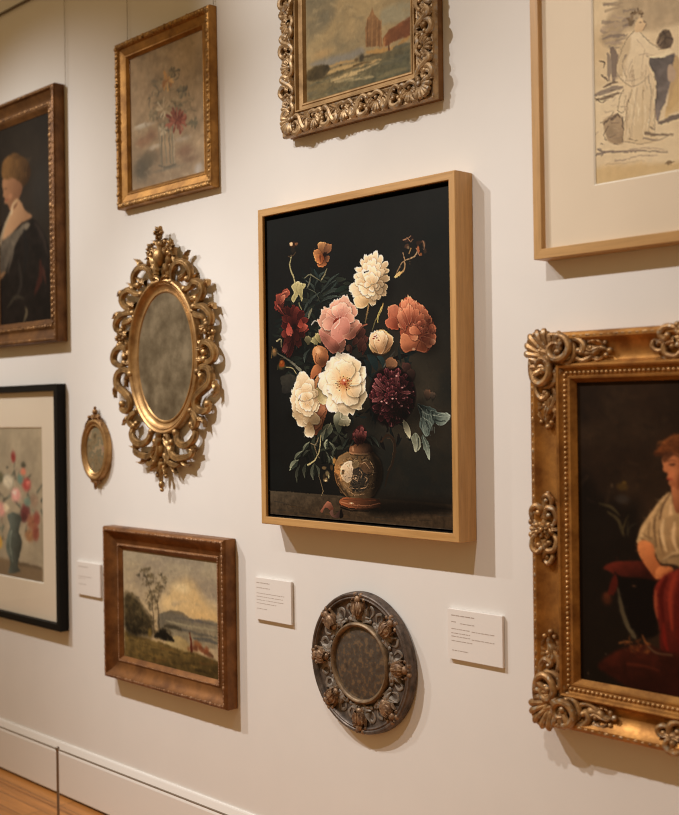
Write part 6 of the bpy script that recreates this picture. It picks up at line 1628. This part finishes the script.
def oak_drawing():
    x0, x1, z0, z1 = 1.0248, 2.0248, 1.9179, 3.2179
    W, H = x1 - x0, z1 - z0
    t = thing('framed_drawing', 'wash drawing of a draped woman, wide cream mat, slim pale oak frame', 'drawing', (x0 + x1) / 2, (z0 + z1) / 2, .0027)
    d = .060
    rails(t, W, H, [(0, 0), (0, d - .001), (.001, d), (.027, d), (.028, d - .001), (.028, 0)], M['pale_x'], M['pale_z'])
    backing(t, W - .05, H - .05, .028)
    mw, mh = W - .054, H - .054
    ow, oh = W - .2 * 2 + .015, H - .19 * 2 + .012
    mat_board(t, mw, mh, ow, oh, .040, M['mat_cream'])
    c = Canvas(t, -ow / 2 - .004, ow / 2 + .004, -oh / 2 - .004, oh / 2 + .004, .0345, 420, light=LT['drawing'])
    paint_wash_drawing(c); c.build('drawing', M['paint_matte'])
    g = MB(); g.box(-mw / 2, mw / 2, -mh / 2, mh / 2, .046, .048)
    g.build('glass_pane', M['glass'], t, smooth=False)

def oval_mirror():
    t = thing('wall_mirror', 'oval foxed mirror in an openwork gilt frame of scrolls and leaves', 'mirror', -.851, 1.722, -.012)
    a, b_ = .188, .258
    g = MB(); g.disc(a + .012, b_ + .012, .004, .014, 72)
    g.build('mirror_glass', M['mirror'], t)
    r = MB()
    r.ring(a, b_, [(-.002, .004), (-.002, .013), (.003, .018), (.008, .018), (.011, .014), (.020, .015), (.028, .020), (.034, .027), (.037, .024), (.040, .030), (.047, .034), (.053, .032), (.057, .025), (.057, .004)], 96)
    r.build('oval_moulding', M['mirror_ring'], t)
    A, B = a + .058, b_ + .052
    def E(deg, rho, side=1):
        q = math.radians(deg)
        x, y = A * math.sin(q), B * math.cos(q)
        nx, ny = math.sin(q) / A, math.cos(q) / B
        L = math.hypot(nx, ny)
        return (side * (x + rho * nx / L), y + rho * ny / L)
    G = M['mirror_gold']
    CURLS = (
        ([(.066, .297), (.078, .338), (.112, .365), (.161, .368), (.204, .341), (.208, .306), (.180, .299)], .0145, [(.10, .36, .085, .40, .10, .43), (.15, .37, .165, .395, .19, .41)]),
        ([(.159, .260), (.203, .266), (.240, .284), (.284, .272), (.297, .244), (.279, .219), (.250, .204), (.239, .219)], .0155, [(.20, .268, .215, .30, .245, .315), (.285, .27, .305, .28, .315, .262)]),
        ([(.225, .187), (.265, .190), (.314, .177), (.347, .149), (.344, .122), (.313, .115)], .0150, [(.30, .18, .335, .19, .355, .17)]),
        ([(.216, .170), (.247, .154), (.287, .146), (.305, .128)], .0120, []),
        ([(.292, .008), (.277, .030), (.304, .048), (.343, .039), (.369, .011), (.364, -.015), (.325, -.030), (.294, -.019)], .0150, [(.27, .04, .25, .055, .262, .08)]),
        ([(.247, -.066), (.281, -.048), (.325, -.054), (.346, -.081), (.337, -.113), (.293, -.137), (.252, -.161), (.241, -.197), (.274, -.220), (.314, -.212), (.314, -.191)], .0165, [(.335, -.11, .352, -.14, .34, -.165), (.25, -.07, .262, -.09, .255, -.12)]),
        ([(.197, -.218), (.229, -.234), (.247, -.258), (.228, -.280), (.201, -.272)], .0140, [(.24, -.25, .27, -.255, .285, -.28)]),
        ([(.089, -.304), (.112, -.340), (.159, -.355), (.210, -.340), (.233, -.310), (.219, -.283)], .0155, [(.17, -.35, .20, -.37, .235, -.365)]),
        ([(.060, -.344), (.060, -.380), (.098, -.404), (.158, -.402), (.205, -.388), (.212, -.360)], .0145, [(.12, -.40, .15, -.43, .185, -.43)]),
        ([(.027, -.345), (.031, -.386), (.055, -.422), (.097, -.434), (.125, -.419)], .0130, [(.06, -.425, .075, -.455, .10, -.465)]),
    )
    for s in (-1, 1):
        for pts, r_, lv in CURLS:
            m = MB()
            P = curve2([(s * x * .945, y) for x, y in pts], 46)
            rad = [r_ * (.62 + .38 * math.sin(PI * (.12 + .80 * i / 45))) for i in range(46)]
            hh = [.019 + .010 * math.sin(PI * i / 45) for i in range(46)]
            m.tube([(x, y, h) for (x, y), h in zip(P, hh)], rad, 10, flat=.95)
            for off in (-.5, .5):
                T = np.gradient(P, axis=0); T /= np.linalg.norm(T, axis=1)[:, None]
                m.tube([(x - t[1] * rr * off, y + t[0] * rr * off, h + rr * .74) for (x, y), t, rr, h in zip(P, T, rad, hh)], [rr * .30 for rr in rad], 6)
            for k in (0, -1):
                m.ball((*P[k], hh[k] + .004), r_ * 1.05, (1, 1, .95), 12, 8)
            for d in lv:
                m.leaf([(s * d[0], d[1]), (s * d[2], d[3]), (s * d[4], d[5])], .016, .020, .016, 3, .008, 9, 20, notch=.35, taper=.5)
            m.build('scroll', G, t)
        m = MB()
        m.rosette((s * .308, .086), .036, .020, 6, .014, 2)
        m.ball((s * .318, .056, .024), .013); m.ball((s * .302, .064, .026), .012); m.ball((s * .270, .095, .026), .011)
        m.build('rosette', G, t)
        for k, (x, y) in enumerate(((.285, .105), (.262, .022), (.262, -.02), (.226, .225), (.150, .315))):
            m = MB(); m.leaf([(s * (x - .03), y * .97), (s * x, y), (s * (x + .035), y * 1.05 + .006)], .018, .020, .014, 3, .008, 9, 18, notch=.35)
            m.build('leaf', G, t)
    c = MB()       # crest: urn-like boss, spreading leaves, flower on top
    c.ball((0, B + .088, .036), .034, (.85, 1.2, .8), 16, 10)
    for s in (-1, 1):
        c.leaf([(s * .010, B + .03), (s * .044, B + .055), (s * .066, B + .095), (s * .098, B + .088)], .028, .024, .016, 4, .012, 9, 24, notch=.5)
        c.leaf([(s * .010, B + .09), (s * .044, B + .12), (s * .072, B + .118)], .024, .026, .014, 3, .014, 9, 18)
        c.leaf([(s * .004, B + .12), (s * .022, B + .150), (s * .048, B + .160)], .018, .026, .014, 3, .012, 7, 16)
        c.scroll((s * .022, B + .006), (s * .062, B + .050), s, 'S', .8, .011, .026, n=40)
        c.leaf([(s * .004, B + .0), (s * .03, B + .012), (s * .055, B + .006)], .013, .028, .012, 3, .008, 7, 14)
        c.ball((s * .060, B + .102, .034), .011); c.ball((s * .036, B + .148, .034), .010)
    c.leaf([(0, B + .02), (0, B + .05), (0, B + .10)], .016, .052, .010, 3, .004, 7, 16)
    c.leaf([(0, B + .098), (0, B + .13), (0, B + .172)], .018, .030, .016, 3, .008, 9, 18)
    c.rosette((0, B + .186), .030, .036, 6, .014, 2)
    c.ball((0, B + .142, .03), .017); c.rosette((.070, B + .128), .026, .030, 6, .012, 1); c.rosette((-.070, B + .128), .026, .030, 6, .012, 1)
    c.build('crest', G, t)
    p = MB()       # drop: leaf bracts tapering to a bud
    for s in (-1, 1):
        p.scroll((s * .020, -B - .010), (s * .058, -B - .058), -s, 'S', .85, .012, .026, n=40)
        p.leaf([(s * .006, -B - .02), (s * .044, -B - .05), (s * .066, -B - .085), (s * .052, -B - .11)], .021, .024, .016, 4, .010, 9, 24, notch=.5)
        p.leaf([(s * .004, -B - .07), (s * .030, -B - .10), (s * .036, -B - .135)], .018, .026, .014, 3, .012, 9, 18)
        p.leaf([(s * .004, -B - .12), (s * .020, -B - .145), (s * .030, -B - .165)], .014, .026, .013, 3, .010, 7, 16)
        p.ball((s * .050, -B - .115, .032), .011); p.ball((s * .030, -B - .17, .032), .009)
    p.ball((0, -B - .065, .036), .024, (.8, 1.4, .8), 12, 8)
    p.leaf([(0, -B), (0, -B - .05), (0, -B - .11)], .018, .048, .012, 3, .004, 9, 18)
    p.leaf([(0, -B - .10), (0, -B - .14), (0, -B - .20)], .019, .030, .016, 3, .006, 9, 18)
    p.ball((0, -B - .205, .034), .014, (.9, 1.2, .9)); p.ball((0, -B - .226, .032), .009)
    p.build('pendant_drop', G, t)

def small_miniature():
    t = thing('miniature', 'tiny oval miniature with a knob on top, beside the black framed print', 'miniature', -1.381, 1.338, -.008)
    a, b_ = .076, .103
    d = MB(); d.disc(a + .004, b_ + .004, .003, .012, 48, .006)
    d.build('painted_oval', M['miniature'], t)
    r = MB(); r.ring(a, b_, [(-.003, .003), (-.003, .016), (.003, .021), (.009, .020), (.014, .024), (.022, .027), (.030, .024), (.033, .016), (.033, .0)], 64)
    r.build('frame_moulding', M['mirror_ring'], t)
    f = MB()
    f.tube([(0, .132, .014), (0, .160, .014)], [.009, .006], 8)
    f.ball((0, .166, .015), .0135, (1, 1, .9)); f.ball((0, .183, .015), .007)
    f.build('finial', M['dark_carved'], t)
    c = MB()
    for s in (-1, 1):
        c.leaf([(s * .004, .140), (s * .026, .146), (s * .046, .130)], .013, .014, .011, 3, .006, 7, 14)
        c.leaf([(s * .030, .128), (s * .054, .120), (s * .070, .098)], .010, .016, .010, 3, .006, 7, 14)
        c.ball((s * .040, .143, .02), .008)
    c.rosette((0, .138), .018, .016, 6, .008, 1)
    c.build('crest', M['dark_carved'], t)
    p = MB()
    for s in (-1, 1):
        p.leaf([(s * .003, -.132), (s * .022, -.140), (s * .034, -.126)], .011, .012, .010, 3, .004, 7, 14)
    p.leaf([(0, -.130), (0, -.150), (0, -.172)], .013, .013, .011, 3, .003, 7, 14)
    p.build('drop', M['dark_carved'], t)

def round_plaque():
    t = thing('round_plaque', 'round dark bronze relief plaque with eight rosettes around a painted medallion', 'plaque', .264, .654, 0)
    t.scale = (1, .74, 1)
    R_ = .236
    b = MB(); b.ring(.0001, .0001, [(0, .002), (R_ - .006, .002), (R_, .006), (R_, .020), (R_ - .003, .024), (R_ - .003, .036), (R_ - .012, .042), (R_ - .03, .030), (0, .028)], 80)
    b.build('back_disc', M['pewter'], t)
    r = MB(); r.ring(R_ - .024, R_ - .024, [(-.002, .024), (-.001, .042), (.004, .048), (.009, .045), (.012, .049), (.017, .050), (.021, .046), (.023, .036), (.023, .024)], 88)
    r.build('frame_rim', M['pewter'], t)
    f = MB()
    P = lambda rr, aa: (rr * math.cos(aa), rr * math.sin(aa))
    for k in range(16):
        an = 2 * PI * (k + .5) / 16
        g = 1 if k % 2 else -1
        f.leaf([P(.140, an), P(.166, an + .05 * g), P(.200, an - .04 * g)], .031, .028, .016, 3, .002, 9, 18, notch=.4)
        f.leaf([P(.150, an + .10 * g), P(.172, an + .16 * g), P(.194, an + .12 * g)], .021, .030, .015, 3, .002, 9, 16, notch=.4)
        f.ball((*P(.192, an + .14 * g), .034), .010, (1, 1, .7)); f.ball((*P(.150, an - .13 * g), .034), .008, (1, 1, .7))
        Q = curve2([P(.160, an - .10 * g), P(.182, an - .15 * g), P(.196, an - .07 * g), P(.184, an - .02 * g)], 20)
        f.tube([(x, y, .031) for x, y in Q], [.006 * math.sin(PI * (.1 + .8 * i / 19)) for i in range(20)], 7, flat=.7)
    f.build('leaf_relief', M['pewter_field'], t)
    i = MB(); i.ring(.121, .121, [(-.001, .024), (-.001, .046), (.003, .053), (.008, .055), (.012, .052), (.015, .046), (.016, .026)], 72)
    i.build('inner_ring', M['ring_bronze'], t)
    m = MB(); m.disc(.122, .122, .026, .036, 56, .012)
    m.build('medallion', M['medallion'], t)
    for k in range(8):
        an = 2 * PI * k / 8 + PI / 2 + (.04 if k in (1, 6) else 0)
        c, s = math.cos(an), math.sin(an)
        o = MB()
        P = lambda rr, tt: (rr * c - tt * s, rr * s + tt * c)
        for g in (-1, 1):
            o.leaf([P(.176, g * .004), P(.188, g * .022), P(.206, g * .030)], .012, .040, .012, 2, .008, 7, 12)
            o.leaf([P(.168, g * .004), P(.156, g * .014), P(.144, g * .010)], .010, .036, .010, 2, .006, 7, 12)
            o.ball((*P(.226, g * .014), .042), .010)
            o.ball((*P(.212, g * .026), .044), .007)
        o.ball((*P(.184, 0), .046), .027, (.95, .95, .9), 14, 9)
        o.ball((*P(.160, 0), .046), .013, (1, 1, .9)); o.ball((*P(.212, 0), .048), .014, (1, 1, .9))
        for q in range(5):
            g = (q - 2) * .0075
            o.leaf([P(.162, g * .8), P(.184, g * 1.5), P(.206, g * 1.0)], .0066, .064 - abs(g) * .7, .010, 1, .0, 5, 12, notch=.05)
        o.leaf([P(.204, 0), P(.220, 0), P(.233, 0)], .013, .040, .012, 2, .006, 7, 12)
        o.build('rosette', M['copper'], t)

def wall_label(x0, x1, z0, z1, label, rows, seed):
    W, H = x1 - x0, z1 - z0
    t = thing('wall_label', label, 'label', (x0 + x1) / 2, (z0 + z1) / 2, 0, 'white caption cards on the wall')
    b = MB(); b.box(-W / 2, W / 2, -H / 2, H / 2, 0, .010)
    b.build('card', M['card'], t, smooth=False)
    rg = random.Random(seed)
    for v, u0, u1, hgt in rows:
        m = MB()
        x = -W / 2 + u0 * W
        end = -W / 2 + u1 * W
        y = H / 2 - v * H
        while x < end:
            l = min(rg.uniform(.006, .020), end - x)
            if l < .002:
                break
            m.box(x, x + l, y - hgt * H / 2, y + hgt * H / 2, .0101, .0104)
            x += l + .0028
        m.build('text_line', M['ink'], t, smooth=False)

def build_labels():
    rowsA = [(.12, .07, .50, .018), (.25, .07, .16, .014), (.27, .24, .50, .014), (.39, .07, .42, .013), (.40, .45, .86, .013), (.475, .07, .42, .013), (.54, .07, .42, .013), (.555, .45, .86, .013), (.63, .07, .46, .013), (.82, .08, .38, .013)]
    rowsB = [(.12, .05, .44, .016), (.24, .05, .42, .013), (.37, .05, .82, .011), (.45, .05, .78, .011), (.53, .05, .80, .011), (.61, .05, .60, .011), (.74, .05, .34, .011)]
    rowsC = [(.14, .10, .50, .018), (.44, .10, .66, .014), (.50, .10, .40, .012), (.68, .10, .42, .012)]
    wall_label(.638, .853, .722, .876, 'white caption card next to the round bronze plaque, towards the seated woman painting', rowsA, 5)
    wall_label(-.305, -.103, .732, .885, 'white caption card between the small landscape and the round plaque', rowsB, 6)
    wall_label(-1.562, -1.366, .694, .838, 'white caption card between the black framed print and the small landscape', rowsC, 7)

# ------------------------------------------------------------------ light
def spot(name, loc, aim, power, size, blend, col=(1.0, .97, .94), r=.03):
    l = bpy.data.lights.new(name, 'SPOT')
    l.energy = power; l.color = col; l.spot_size = math.radians(size); l.spot_blend = blend; l.shadow_soft_size = r
    o = bpy.data.objects.new(name, l)
    p = Vector((loc[0], loc[1], loc[2] + ZF)); q = Vector((aim[0], 0, aim[1] + ZF))
    o.location = p
    o.rotation_euler = (q - p).to_track_quat('-Z', 'Y').to_euler()
    return link(o)

def build_light():
    spot('track_spot', (-1.10, -2.2, 3.9), (.34, .12), 380, 67, .97)
    spot('track_spot', (-2.80, -2.2, 3.9), (-1.68, 1.45), 325, 65.5, 1)
    spot('track_spot', (1.15, -2.2, 3.9), (2.5, .31), 145, 86.5, .72)
    spot('track_spot', (-.45, -2.2, 3.9), (.45, 3.1), 135, 54, .9)
    w = bpy.data.worlds.new('gallery_ambience')
    sc.world = w
    w.use_nodes = True
    bg = w.node_tree.nodes['Background']
    bg.inputs[0].default_value = (1.0, .68, .32, 1)
    bg.inputs[1].default_value = .30

def main():
    sc.cycles.filter_width = 1.1
    make_materials()
    make_camera()
    build_room(); build_hanging(); build_barrier()
    floater_bouquet(); gilt_flowers(); dark_portrait(); black_print(); small_landscape(); rococo_seascape(); gold_figure(); oak_drawing()
    oval_mirror(); small_miniature(); round_plaque(); build_labels()
    build_light()
    v = sc.view_settings
    v.view_transform = 'Standard'; v.look = 'None'; v.gamma = 1; v.exposure = .05; v.use_curve_mapping = False

main()
